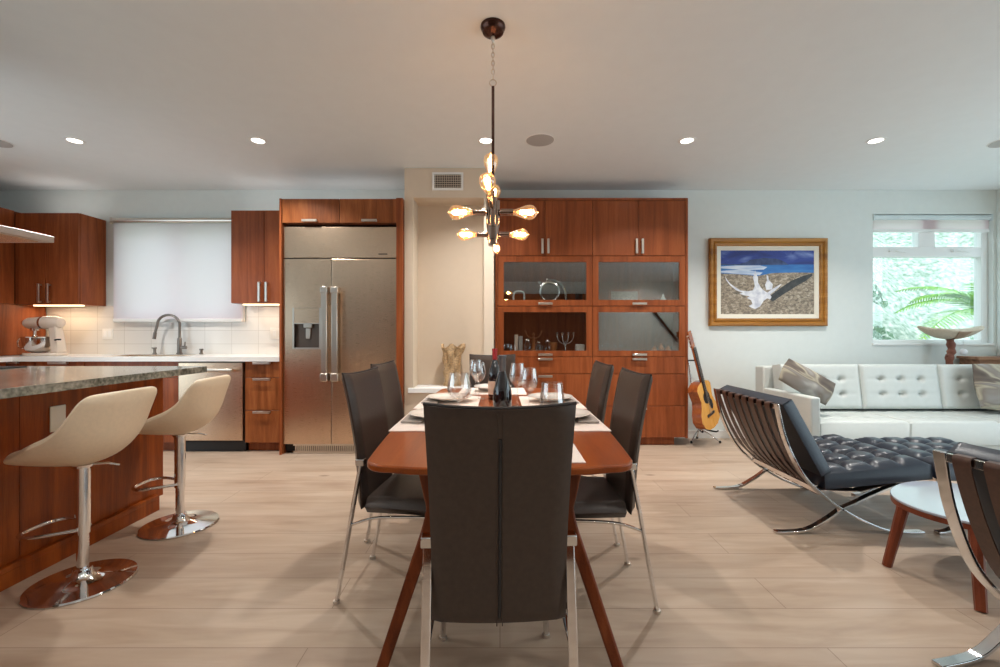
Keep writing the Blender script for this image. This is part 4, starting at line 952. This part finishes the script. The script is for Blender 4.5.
bulb_arm(P(-.030, 0, 1.772), (-1, 0, 0), 1.0, .008); bulb_arm(P(.030, 0, 1.772), (1, 0, 0), 1.0, .008)
bulb_arm(P(-.030, .0, 1.658), (-1, 0, 0), .8, .0); bulb_arm(P(.030, .0, 1.658), (1, 0, 0), .8, .0)
bulb_arm(P(-.009, .02, 1.82), (-.01, 0, 1), 1.0, .075)
bulb_arm(P(-.006, -.030, 1.79), (-.10, -1, .42), 1.05, .03)
bulb_arm(P(.006, .025, 1.80), (-.02, .7, .72), 1.0, .03)
bulb_arm(P(.012, 0, 1.665), (.08, -.02, -1), .55, .0)

# ================================================================== CEILING FITTINGS
t0 = None
LX = (-3.48, -1.98, -.115, 1.53, 3.075)
def downlight():
    t = thing('downlight', 'leftmost recessed ceiling downlight, above the kitchen', 'downlight', group='recessed ceiling downlights')
    m = MB().shell([(.048, -.001), (.052, -.006), (.068, -.004), (.070, -.0005)], seg=32); m.build('trim_ring', M['white'], t, recalc=False)
    MB().lathe([(.001, -.0008), (.0475, -.0008), (.0475, -.002), (.001, -.002)], seg=32).build('lens', M['led'], t)
    return t
dl_ = downlight(); dl_.location = (LX[0], 3.6, CZ)
for x, lab in zip(LX[1:], ('second recessed ceiling downlight from the left', 'recessed ceiling downlight just behind the chandelier', 'recessed ceiling downlight in front of the display cabinet', 'rightmost recessed ceiling downlight, above the sofa')):
    dup(dl_, (x, 3.6, CZ), label=lab)
def speaker(x, y, lab):
    t = thing('ceiling_speaker', lab, 'ceiling speaker', (x, y, CZ), group='round ceiling speakers')
    MB().lathe([(.001, .0008), (.112, .0008), (.112, .006), (.09, .008), (.001, .009)], P0 := (x, y, CZ), 40, (0, 0, -1)).build('speaker_grille', M['grille'], t, org=t.location)
    MB().shell([(.113, .0005), (.113, .006), (.120, .0005)], P0, 40, (0, 0, -1)).build('rim', M['white'], t, org=t.location)
speaker(.327, 3.59, 'round grey ceiling speaker between two downlights right of the chandelier')
speaker(-4.17, 3.62, 'ceiling speaker cut by the left photo edge'); speaker(4.18, 3.62, 'ceiling speaker cut by the right photo edge')
# ================================================================== WALL PICTURE
t = thing('framed_picture', 'gold framed picture of a white seabird with raised wings above the sofa', 'picture', (2.965, 4.848, 1.72))
X0, X1, Z0, Z1 = 2.295, 3.580, 1.232, 2.192
def frame_ring(x0, x1, z0, z1, prof):       # prof: list of (inset, y) ; mitred
    m = MB(); n = len(prof); vs = []
    for k in range(4):
        for ins, y in prof:
            xx = (x0 + ins, x1 - ins, x1 - ins, x0 + ins)[k]; zz = (z0 + ins, z0 + ins, z1 - ins, z1 - ins)[k]; vs.append((xx, y, zz))
    fs = [(k * n + i, ((k + 1) % 4) * n + i, ((k + 1) % 4) * n + i + 1, k * n + i + 1) for k in range(4) for i in range(n - 1)]
    return m.add(vs, fs)
frame_ring(X0, X1, Z0, Z1, [(0, 4.847), (0, 4.805), (.012, 4.798), (.03, 4.802), (.045, 4.815), (.06, 4.806), (.074, 4.81), (.084, 4.822), (.084, 4.84)]).build('frame', M['gold'], t, org=t.location, smooth=25)
frame_ring(X0 + .0841, X1 - .0841, Z0 + .0841, Z1 - .0841, [(0, 4.84), (0, 4.822), (.036, 4.828), (.046, 4.832), (.046, 4.84)]).build('liner', M['liner'], t, org=t.location, smooth=0)
CX0, CX1, CZ0, CZ1 = X0 + .13, X1 - .13, Z0 + .13, Z1 - .13
m = MB(); 
def art(poly, depth, mi):
    m.cur = mi; y = 4.836 - depth
    vs = [(CX0 + u * (CX1 - CX0), y, CZ1 - v * (CZ1 - CZ0)) for u, v in poly]; m.add(vs, [tuple(range(len(vs)))])
art([(0, 0), (1, 0), (1, .24), (0, .24)], 0, 0)
art([(0, .22), (1, .22), (1, .42), (0, .42)], .0003, 2)
art([(0, .25), (.16, .235), (.42, .235), (.5, .26), (.46, .30), (.3, .31), (.45, .345), (.42, .385), (.2, .37), (0, .345), (0, .32), (.2, .30), (0, .28)], .0006, 3)
art([(0, .205), (.1, .215), (.2, .21), (.27, .185), (.32, .145), (.40, .13), (.46, .115), (.52, .12), (.6, .13), (.66, .16), (.70, .19), (.73, .225), (.2, .228), (0, .228)], .0008, 1)
art([(0, .36), (.2, .375), (.4, .40), (.55, .355), (.8, .345), (1, .35), (1, 1), (0, 1)], .001, 4)
art([(.50, .75), (.54, .70), (.65, .58), (.75, .48), (.88, .40), (.98, .36), (.985, .39), (.92, .47), (.80, .57), (.66, .70), (.56, .80)], .0013, 6)
art([(.045, .40), (.06, .44), (.10, .515), (.15, .57), (.21, .625), (.29, .64), (.345, .625), (.365, .56), (.355, .48), (.345, .42), (.36, .37), (.37, .31), (.38, .37), (.40, .42), (.40, .50), (.43, .58), (.455, .62), (.50, .66), (.56, .60), (.61, .555), (.655, .52), (.63, .57), (.575, .64), (.53, .69), (.545, .73), (.53, .77), (.50, .75), (.46, .79), (.44, .84), (.42, .88), (.37, .92), (.33, .90), (.30, .87), (.34, .84), (.325, .78), (.28, .745), (.31, .72), (.24, .70), (.20, .675), (.235, .665), (.16, .62), (.10, .545), (.06, .47)][::-1], .0016, 5)
art([(.49, .38), (.51, .40), (.515, .46), (.56, .53), (.55, .61), (.49, .62), (.475, .54), (.495, .47)], .0016, 5)
m.build('canvas', [M[k] for k in ('art_sky', 'art_hill', 'art_sea', 'art_glint', 'art_grass', 'art_white', 'art_dark')], t, org=t.location, smooth=0, recalc=False)
MB().box(CX0 - .002, CX1 + .002, 4.8375, 4.8395, CZ0 - .002, CZ1 + .002).build('backing', M['liner'], t, org=t.location, smooth=0)

# ================================================================== SOFA
SXa, SXb, SYf, SYb = 2.615, 5.08, 3.70, 4.52
t = thing('sofa', 'white tufted leather three-seat sofa under the picture and window', 'sofa', (3.85, 4.1, 0))
O = t.location
MB().box(SXa + .09, SXb - .09, SYf + .03, SYb - .02, .11, .205).build('base', M['sofa'], t, org=O, bevel=.012)
MB().box(SXa + .002, SXb - .002, 4.375, SYb, .13, .822).build('back_frame', M['sofa'], t, org=O, bevel=.018, seg=3)
for x0, x1 in ((SXa, SXa + .085), (SXb - .085, SXb)): MB().box(x0, x1, SYf, 4.374, .11, .612).build('arm', M['sofa'], t, org=O, bevel=.016, seg=3)
w = (SXb - SXa - .176) / 3
for k in range(3):
    cx = SXa + .088 + w * (k + .5)
    m = pad(w - .004, .64, .20, 4, 3, dip=.02, seam=.004, edge=.04, cell=10, spr=.02); m.xf(Matrix.Translation((cx, SYf + .01, .2065))); m.build('seat_cushion', M['sofa'], t, org=O, smooth=60)
    m = pad(w - .006, .425, .135, 4, 3, dip=.045, seam=.003, edge=.045, cell=10, spr=.018)
    m.xf(Matrix.Translation((cx, 4.315, .4145)) @ Matrix.Rotation(math.radians(90 - 8), 4, 'X')); m.build('back_cushion', M['sofa'], t, org=O, smooth=60)
for x in (SXa + .12, (SXa + SXb) / 2, SXb - .12):
    for y in (SYf + .09, SYb - .09): MB().box(x - .02, x + .02, y - .02, y + .02, 0, .1095).build('leg', M['chrome'], t, org=O, bevel=.002)
def pillow(label, loc, rot, w=.44, h=.44, th=.15):
    o = cushion(w, h, th).build('throw_pillow', M['pillow'], smooth=70); o.location = loc; o.rotation_euler = rot; tag(o, label, 'pillow', 'patterned throw pillows on the sofa'); return o
pillow('grey patterned pillow leaning on the left sofa arm', (2.77, 3.97, .716), (math.radians(-12), math.radians(30), math.radians(-8)), .48, .24, .11)
pillow('grey patterned pillow at the right end of the sofa', (4.66, 4.10, .648), (math.radians(-14), math.radians(4), math.radians(3)), .50, .44, .14)

# ================================================================== X-FRAME LOUNGE CHAIRS (local: faces +x, frames at y = +-.36)
def x_frame(m, arc, seat, y):
    m.bar([(x, y, z) for x, _, z in smoothpts([(a, 0, b) for a, b in arc], 6)], .036, .013, (0, 1, 0))
    m.bar([(x, y, z) for x, _, z in smoothpts([(a, 0, b) for a, b in seat], 6)], .036, .013, (0, 1, 0))
ARC = [(0, .745), (.045, .55), (.14, .35), (.26, .222), (.37, .142), (.51, .066), (.66, .014), (.84, .008)]
SEAT = [(.80, .285), (.66, .268), (.53, .215), (.44, .172), (.37, .14), (.28, .078), (.16, .018), (-.01, .008)]
def make_lounge():
    t = thing('lounge_chair', 'black tufted leather lounge chair with crossed chrome legs beside the sofa', 'lounge chair', group='black leather lounge chairs with crossed chrome frames')
    for y in (-.36, .36):
        m = MB(); x_frame(m, ARC, SEAT, y); m.build('side_frame', M['chair_chrome'], t, bevel=.002)
    rails = ((.004, .728), (.268, .226), (.79, .293))
    for x, z in rails: MB().bar([(x, -.34, z), (x, .34, z)], .03, .012, (0, 0, 1)).build('cross_rail', M['chair_chrome'], t, bevel=.002)
    back = [Vector(p) for p in ((-.006, 0, .743), (-.008, 0, .71), (.055, 0, .535), (.15, 0, .36), (.262, 0, .245), (.262, 0, .21))]
    for k in range(8):
        y = -.29 + k * .083
        p = [(q.x, y, q.z) for q in smoothpts(back, 4)]; p = [(.014, y, .745)] + p + [(.28, y, .205)]
        MB().bar(p, .049, .0045, (0, 1, 0)).build('back_strap', M['strap'], t)
    for k in range(8):
        y = -.29 + k * .083
        MB().bar([(.285, y, .235), (.52, y, .225), (.78, y, .290)], .056, .0045, (0, 1, 0)).build('seat_strap', M['strap'], t)
    # seat pad: 4 x 5 cells
    m = pad(.72, .62, .118, 5, 4, dip=.046, seam=.024, edge=.03, cell=9, crown=.022); m.xf(Matrix.Rotation(-PI / 2, 4, 'Z'))   # d along +x
    m.xf(Matrix.Translation((.285, 0, .250)) @ Matrix.Rotation(math.radians(-5.5), 4, 'Y')); m.build('seat_cushion', M['black_leather'], t, smooth=60)
    m = pad(.72, .475, .09, 5, 4, dip=.034, seam=.018, edge=.03, cell=9, crown=.015); m.xf(Matrix.Rotation(-PI / 2, 4, 'Z'))
    # d axis goes up the back, tufts face +x
    a = Vector((.02 - .275, 0, .765 - .30)).normalized(); nrm = Vector((a.z, 0, -a.x))
    R3 = Matrix(((a.x, 0, nrm.x), (0, 1, 0), (a.z, 0, nrm.z))).to_4x4()
    m.xf(Matrix.Translation((.262, 0, .325)) @ R3); m.build('back_cushion', M['black_leather'], t, smooth=60)
    return t
lc = make_lounge(); lc.location = (1.592, 2.895, 0)
dup(lc, (1.585, 1.165, 0), math.radians(11), 'black lounge chair seen from behind, cut by the right photo edge')

t = thing('ottoman', 'tufted black leather ottoman between the lounge chair and the sofa', 'ottoman', (2.84, 2.83, 0)); 
OA = [(-.30, .30), (-.27, .27), (-.12, .20), (0, .15), (.12, .09), (.26, .02), (.33, .008)]
for y in (-.30, .30):
    m = MB(); x_frame(m, OA, [(-a, b) for a, b in OA], y); m.build('side_frame', M['chair_chrome'], t, bevel=.002)
for x in (-.29, .29): MB().bar([(x, -.28, .293), (x, .28, .293)], .03, .012, (0, 0, 1)).build('cross_rail', M['chair_chrome'], t, bevel=.002)
for k in range(6): MB().bar([(-.28, -.225 + k * .09, .302), (0, -.225 + k * .09, .297), (.28, -.225 + k * .09, .302)], .05, .004, (0, 1, 0)).build('strap', M['strap'], t)
m = pad(.64, .66, .108, 4, 4, dip=.04, seam=.022, edge=.03, cell=9, crown=.02); m.xf(Matrix.Translation((0, -.33, .312))); m.build('seat_cushion', M['black_leather'], t, smooth=60)

# ================================================================== LOW TABLE
t = thing('side_table', 'low round-cornered side table with a white top and three wooden legs', 'side table', (2.25, 2.13, 0))
ctr = Vector((2.30, 2.10)); o_ = []
for k in range(60):
    a = 2 * PI * k / 60; r = .335 * (1 + .05 * math.cos(3 * a + PI)) ; o_.append((ctr.x + r * math.cos(a), ctr.y + r * math.sin(a)))
MB().prism(o_, .322, .334).build('tabletop', M['tabletop_white'], t, org=t.location, smooth=30, bevel=.003, seg=2)
MB().prism([(ctr.x + (x - ctr.x) * .995, ctr.y + (y - ctr.y) * .995) for x, y in o_], .298, .3215).build('underside', M['stool_wood'], t, org=t.location, smooth=30)
for p0, p1 in (((1.975, 2.155), (1.915, 2.178)), ((2.055, 1.90), (1.99, 1.82)), ((2.52, 2.2), (2.60, 2.22))):
    MB().tube([(p0[0], p0[1], .2975), (p1[0], p1[1], .0)], [.025, .020], 8).build('leg', M['stool_wood'], t, org=t.location, smooth=30)

# ================================================================== GUITAR ON ITS STAND
t = thing('acoustic_guitar', 'acoustic guitar with a golden top leaning on a stand beside the display cabinet', 'guitar', (0, 0, 0))
def bout(z):    # half width along the body, z 0..0.49
    pts = [(0, .0), (.012, .09), (.05, .155), (.12, .192), (.19, .178), (.26, .135), (.31, .118), (.37, .130), (.43, .140), (.465, .115), (.485, .06), (.49, .0)]
    for (a, b), (c, d) in zip(pts, pts[1:]):
        if a <= z <= c:
            u = (z - a) / (c - a); return b + (d - b) * u
    return 0
zs = [0, .004, .012, .03, .05, .085, .12, .155, .19, .225, .26, .285, .31, .34, .37, .40, .43, .45, .465, .478, .485, .489, .49]
oc = [(bout(z), z) for z in zs] + [(-bout(z), z) for z in zs[-2:0:-1]]
def plate_(y0, y1):
    m = MB(); n = len(oc); vs = [(x, y0, z) for x, z in oc] + [(x, y1, z) for x, z in oc]
    return m.add(vs, [tuple(range(n)), tuple(range(n, 2 * n))[::-1]] + [(i, (i + 1) % n, n + (i + 1) % n, n + i) for i in range(n)])
plate_(-.048, .05).build('body', M['mahogany'], t, smooth=35)
plate_(-.0525, -.0485).build('soundboard', M['spruce'], t, smooth=35)
MB().lathe([(.001, 0), (.05, 0), (.05, .001), (.001, .001)], (0, -.0527, .325), 28, (0, -1, 0)).build('sound_hole_shade', M['dark'], t)  # dark disc stands in for the shade inside the hole
MB().lathe([(.053, 0), (.064, 0), (.064, .0012), (.053, .0012)], (0, -.0527, .325), 28, (0, -1, 0)).build('rosette', M['piping'], t)
m = MB(); pg = [(.02, .275), (.06, .30), (.085, .27), (.09, .215), (.065, .18), (.035, .20), (.02, .235)]
m.add([(x, -.0535, z) for x, z in pg], [tuple(range(7))]); m.build('pickguard', M['black'], t, smooth=0, solid=.001)
MB().box(-.075, .075, -.061, -.0528, .135, .163).build('bridge', M['ebony'], t, bevel=.004)
MB().box(-.024, .024, -.063, -.054, .34, .85).build('fretboard', M['ebony'], t, bevel=.002)
MB().box(-.022, .022, -.0535, -.030, .4905, .85).build('neck', M['mahogany'], t, bevel=.008)
hd = MB().box(-.034, .034, -.05, -.034, .8505, 1.02).build('headstock', M['mahogany'], t, bevel=.004)
for k in range(6):
    sx = -1 if k < 3 else 1; z = .88 + (k % 3) * .05
    MB().tube([(sx * .0345, -.042, z), (sx * .058, -.042, z)], .006, 8).build('tuning_peg', M['nickel'], hd)
for k in range(6): MB().tube([(-.017 + k * .0068, -.064, .155), (-.017 + k * .0068, -.0655, .86)], .0006, 4).build('string', M['nickel'], t)
GL = Vector((2.140, 4.50, .19))
t.location = GL; t.rotation_euler = (math.radians(-7), math.radians(-15), math.radians(40))
t = thing('guitar_stand', 'thin chrome guitar stand with black rubber ends under the guitar', 'guitar stand', (2.13, 4.56, 0))
b0 = Vector((2.165, 4.70, .10)); hub = Vector((2.10, 4.70, .30))
yk = Vector((2.02, 4.735, 1.0)) - Vector((0, 0, .16))
MB().tube([(2.14, 4.725, .12), (2.07, 4.745, .55), (2.035, 4.755, .86)], .008, 10).build('pole', M['chrome'], t, org=t.location)
for q in ((2.00, 4.60), (2.30, 4.60), (2.15, 4.80)):
    l = MB().tube(smoothpts([(2.14, 4.725, .13), (2.14 + (q[0] - 2.14) * .5, 4.725 + (q[1] - 4.725) * .5, .085), (q[0], q[1], .016)], 4), .007, 10).build('leg', M['chrome'], t, org=t.location)
    MB().lathe([(.001, -.015), (.010, -.012), (.013, 0), (.010, .012), (.001, .015)], (q[0], q[1], .0155), 12).build('rubber_foot', M['rubber'], l, org=t.location)
MB().tube(smoothpts([(2.06, 4.47, .158), (2.07, 4.50, .140), (2.10, 4.62, .135), (2.14, 4.715, .135)], 4), .008, 8).tube(smoothpts([(2.225, 4.49, .158), (2.22, 4.53, .14), (2.18, 4.64, .135), (2.14, 4.715, .135)], 4), .008, 8).build('cradle', M['black'], t, org=t.location)
MB().tube(smoothpts([(2.085, 4.64, .868), (2.09, 4.70, .862), (2.035, 4.745, .86), (1.98, 4.70, .858)], 4), .008, 8).build('neck_yoke', M['black'], t, org=t.location)

# ================================================================== LAMP AND CONSOLE BEHIND THE SOFA
lx, ly = 4.775, 4.665
t = thing('floor_lamp', 'lamp with a wide pale shell-like bowl shade on a branch stem behind the sofa', 'lamp', (lx, ly, 0))
def bowl(off):
    def g(u, v):
        a = 2 * PI * u; r = v; wob = 1 + .05 * math.cos(a * 6)
        h = .02 + .105 * (r ** 2.2) + .022 * r ** 4 * math.cos(2 * a) + .006 * r * math.cos(6 * a)
        return Vector((lx + .325 * r * wob * math.cos(a), ly + .155 * r * wob * math.sin(a), 1.075 + h + off))
    return g
m = MB(); m.grid(bowl(0), 60, 10); m.build('lamp_shade', M['shade_shell'], t, org=t.location, smooth=70, solid=.012); sh = t.children[-1]
m = MB()
def pan(u, v):
    a = -PI / 2 - .22 + .44 * u; r = .15 + .86 * v; p = bowl(0)((a / (2 * PI)) % 1, r); return p + Vector((0, -.008, -.008))
m.grid(pan, 8, 8); m.build('shade_panel', M['shade_panel'], sh, org=t.location, solid=.004)
br = smoothpts([(lx + .01, ly, .03), (lx - .02, ly, .3), (lx + .015, ly, .6), (lx - .012, ly, .86), (lx + .012, ly, .97), (lx - .004, ly, 1.09)], 6)
MB().tube(br, [.034 + .006 * math.sin(i * 1.7) for i in range(len(br))], 12).tube([(lx - .015, ly, .90), (lx - .05, ly - .01, .925)], [.018, .012], 8).build('branch_stem', M['branch'], t, org=t.location, smooth=60)
MB().lathe([(.001, .0005), (.13, .0005), (.13, .02), (.05, .035), (.001, .035)], (lx, ly, 0), 28).build('lamp_base', M['branch'], t, org=t.location)
pc = MB().tube([(lx + .115, ly - .02, 1.085), (lx + .115, ly - .02, .985)], .002, 6).build('pull_cord', M['white'], t, org=t.location)
MB().lathe([(.001, -.036), (.02, -.03), (.034, -.01), (.034, .01), (.02, .03), (.001, .036)], (lx + .115, ly - .02, .955), 18).build('pull_ball', M['ball'], pc, org=t.location)
t = thing('console_table', 'wooden console table behind the right end of the sofa', 'table', (5.23, 4.72, 0))
MB().box(5.005, 5.45, 4.60, 4.828, .875, .905).build('tabletop', M['console'], t, org=t.location, bevel=.003)
MB().box(5.03, 5.43, 4.615, 4.82, .76, .8745).build('drawer_box', M['console'], t, org=t.location, bevel=.002)
for x in (5.04, 5.415):
    for y in (4.625, 4.81): MB().box(x - .018, x + .018, y - .012, y + .012, 0, .7595).build('leg', M['console'], t, org=t.location, bevel=.002)

# ================================================================== OUTSIDE
def hill(u, v):
    x = -8 + 26 * u; y = 5.6 + 20 * v
    return Vector((x, y, -1.2 + 15 * v ** .9 + .5 * math.sin(x * 1.1 + v * 7) * math.sin(v * 16) + .25 * math.sin(x * 3.1 + 2) * math.sin(v * 37)))
m = MB(); m.grid(hill, 70, 50); o = m.build('hillside', M['hill'], smooth=60); tag(o, 'pale green hillside seen through the window', 'hillside', kind='structure')
def shrub(x, y, z, s, lab):
    rr = random.Random(int(x * 100) + 3); m = MB()
    for k in range(420):
        a, b, r = rr.uniform(0, 2 * PI), math.acos(rr.uniform(-.4, 1)), s * rr.uniform(.55, 1) ** .6
        p = Vector((math.cos(a) * math.sin(b), math.sin(a) * math.sin(b), math.cos(b) * .8)) * r
        d = Vector((rr.uniform(-1, 1), rr.uniform(-1, 1), rr.uniform(-.3, 1))).normalized(); w_ = d.cross(Vector((rr.uniform(-1, 1), rr.uniform(-1, 1), rr.uniform(-1, 1)))).normalized()
        L_ = s * .22; W_ = s * .05
        m.add([p, p + d * L_ * .5 + w_ * W_, p + d * L_, p + d * L_ * .5 - w_ * W_], [(0, 1, 2, 3)])
    t = thing('shrub', lab, 'shrub', (x, y, z), group='shrubs on the hillside')
    m.build('foliage', M['shrub'], t, smooth=0); MB().tube([(0, 0, -.6 * s), (0, 0, .4 * s)], [.05, .02], 7).build('stem', M['branch'], t)
shrub(6.0, 7.6, .75, .75, 'bushy shrub low outside the window, left of the lamp')
shrub(7.0, 9.2, 1.7, .8, 'bushy shrub outside the window, in the middle of the big pane')
shrub(7.6, 10.6, 3.2, .8, 'bushy shrub seen high in the window at left')
t = thing('palm', 'palm with arching green fronds outside the right side of the window', 'palm', (7.1, 6.3, 0))
MB().tube([(0, 0, -.6), (.03, 0, .5), (.0, 0, 1.35)], [.13, .11, .1], 12).build('trunk', M['branch'], t)
for k in range(14):
    rr = random.Random(k); a = PI * .52 + k * 2 * PI / 14 + rr.uniform(-.2, .2); el = rr.uniform(.5, 1.15); Ln = rr.uniform(1.3, 1.75)
    m = MB(); pts = []
    for i in range(15):
        s_ = i / 14; hx = Ln * s_ * math.cos(el * (1 - .3 * s_)); hz = Ln * s_ * math.sin(el) - 1.35 * s_ * s_ * (1 - .3 * el); pts.append(Vector((math.cos(a) * hx, math.sin(a) * hx, 1.35 + hz)))
    m.tube(pts, [.016 * (1 - .8 * i / 14) for i in range(15)], 6)
    for i in range(2, 34):
        s_ = i / 34; f = s_ * 14; j = min(int(f), 13); p = pts[j].lerp(pts[j + 1], f - j); d = (pts[j + 1] - pts[j]).normalized()
        sd = d.cross(Vector((0, 0, 1))).normalized(); ll = .42 * math.sin(PI * min(1, .12 + s_ * .9)) + .05
        for sg in (-1, 1):
            q = (sd * sg + d * .75 + Vector((0, 0, -.10))).normalized(); nrm = d * .012
            m.add([p - nrm, p + q * ll * .55 - nrm, p + q * ll + Vector((0, 0, -.1 * ll)), p + q * ll * .55 + nrm, p + nrm], [(0, 1, 2, 3, 4)])
    m.build('frond', M['frond'], t, smooth=0, recalc=False)

# ================================================================== LIGHT
W = bpy.data.worlds.new('sky'); SC.world = W; W.use_nodes = True
bg = W.node_tree.nodes['Background']; bg.inputs[0].default_value = (.72, .90, 1.0, 1); bg.inputs[1].default_value = 4.4
def portal(name, loc, rot, sx, sy):
    o = area(name, loc, rot, sx, sy, 1, (1, 1, 1)); o.data.cycles.is_portal = True
portal('portal_right', (5.60, .85, 1.24), (0, math.radians(90), 0), 2.3, 5.4)
portal('portal_left', (-5.88, .25, 1.33), (0, math.radians(-90), 0), 2.45, 5.7)
for a, b, c, d in RR: portal('portal_rear', ((a + b) / 2, WY0 - .14, (c + d) / 2), (math.radians(90), 0, 0), b - a, d - c)
portal('portal_living', (4.75, 5.0, 1.75), (math.radians(-90), 0, 0), 1.25, 1.4)
portal('portal_kitchen', (-3.5, 5.0, 1.84), (math.radians(-90), 0, 0), 1.35, 1.05)
def spot(x, y, e, sp):
    l = bpy.data.lights.new('downlight_or_fill', 'AREA'); l.shape = 'DISK'; l.size = .09; l.energy = e; l.color = (1, .96, .91); l.spread = math.radians(sp)
    o = bpy.data.objects.new('downlight_or_fill', l); COL.objects.link(o); o.location = (x, y, CZ - .012)
for x in LX:
    spot(x, 3.6, 30, 125)
    for y in (1.5, -.6, -2.7): spot(x, y, 9, 150)  # unseen rows, added to light the rest of the room
spot(4.3, -3.7, 22, 150)  # added unseen lamp, brightens the rear wall mirrored in the glass
for c in BULBS:
    l = bpy.data.lights.new('bulb_lamp', 'POINT'); l.energy = 3.0; l.color = (1, .60, .38); l.shadow_soft_size = .02
    o = bpy.data.objects.new('bulb_lamp', l); COL.objects.link(o); o.location = c
for x, w_, e, z in ((-4.65, .6, .75, 2.405), (-2.45, .6, .55, 2.425), (-1.52, 1.0, .8, 2.445)): area('added_ceiling_fill', (x, 4.62, z), (PI, 0, 0), w_, .2, e, (1, .97, .93))  # added upward lamps that brighten the ceiling near the kitchen wall
area('under_cabinet_lamp', (-4.65, 4.66, 1.435), (0, 0, 0), .5, .04, 3, (1, .76, .50))
area('under_cabinet_lamp', (-2.45, 4.66, 1.445), (0, 0, 0), .5, .04, 2.2, (1, .80, .58))

# ================================================================== CAMERA
cd = bpy.data.cameras.new('camera'); cd.sensor_width = 36; cd.sensor_fit = 'HORIZONTAL'; cd.lens = 36 * 440 / 1000; cd.clip_start = .02
co = bpy.data.objects.new('camera', cd); COL.objects.link(co); co.location = (0, 0, 1.15); co.rotation_euler = (PI / 2, 0, 0); SC.camera = co
vs_ = SC.view_settings; vs_.view_transform = 'Standard'; vs_.look = 'None'; vs_.gamma = 1; vs_.exposure = -0.6; vs_.use_curve_mapping = False
SC.cycles.use_denoising = True; SC.cycles.max_bounces = 10; SC.cycles.diffuse_bounces = 5; SC.cycles.transparent_max_bounces = 24; SC.cycles.sample_clamp_indirect = 6; SC.cycles.caustics_reflective = False; SC.cycles.caustics_refractive = False
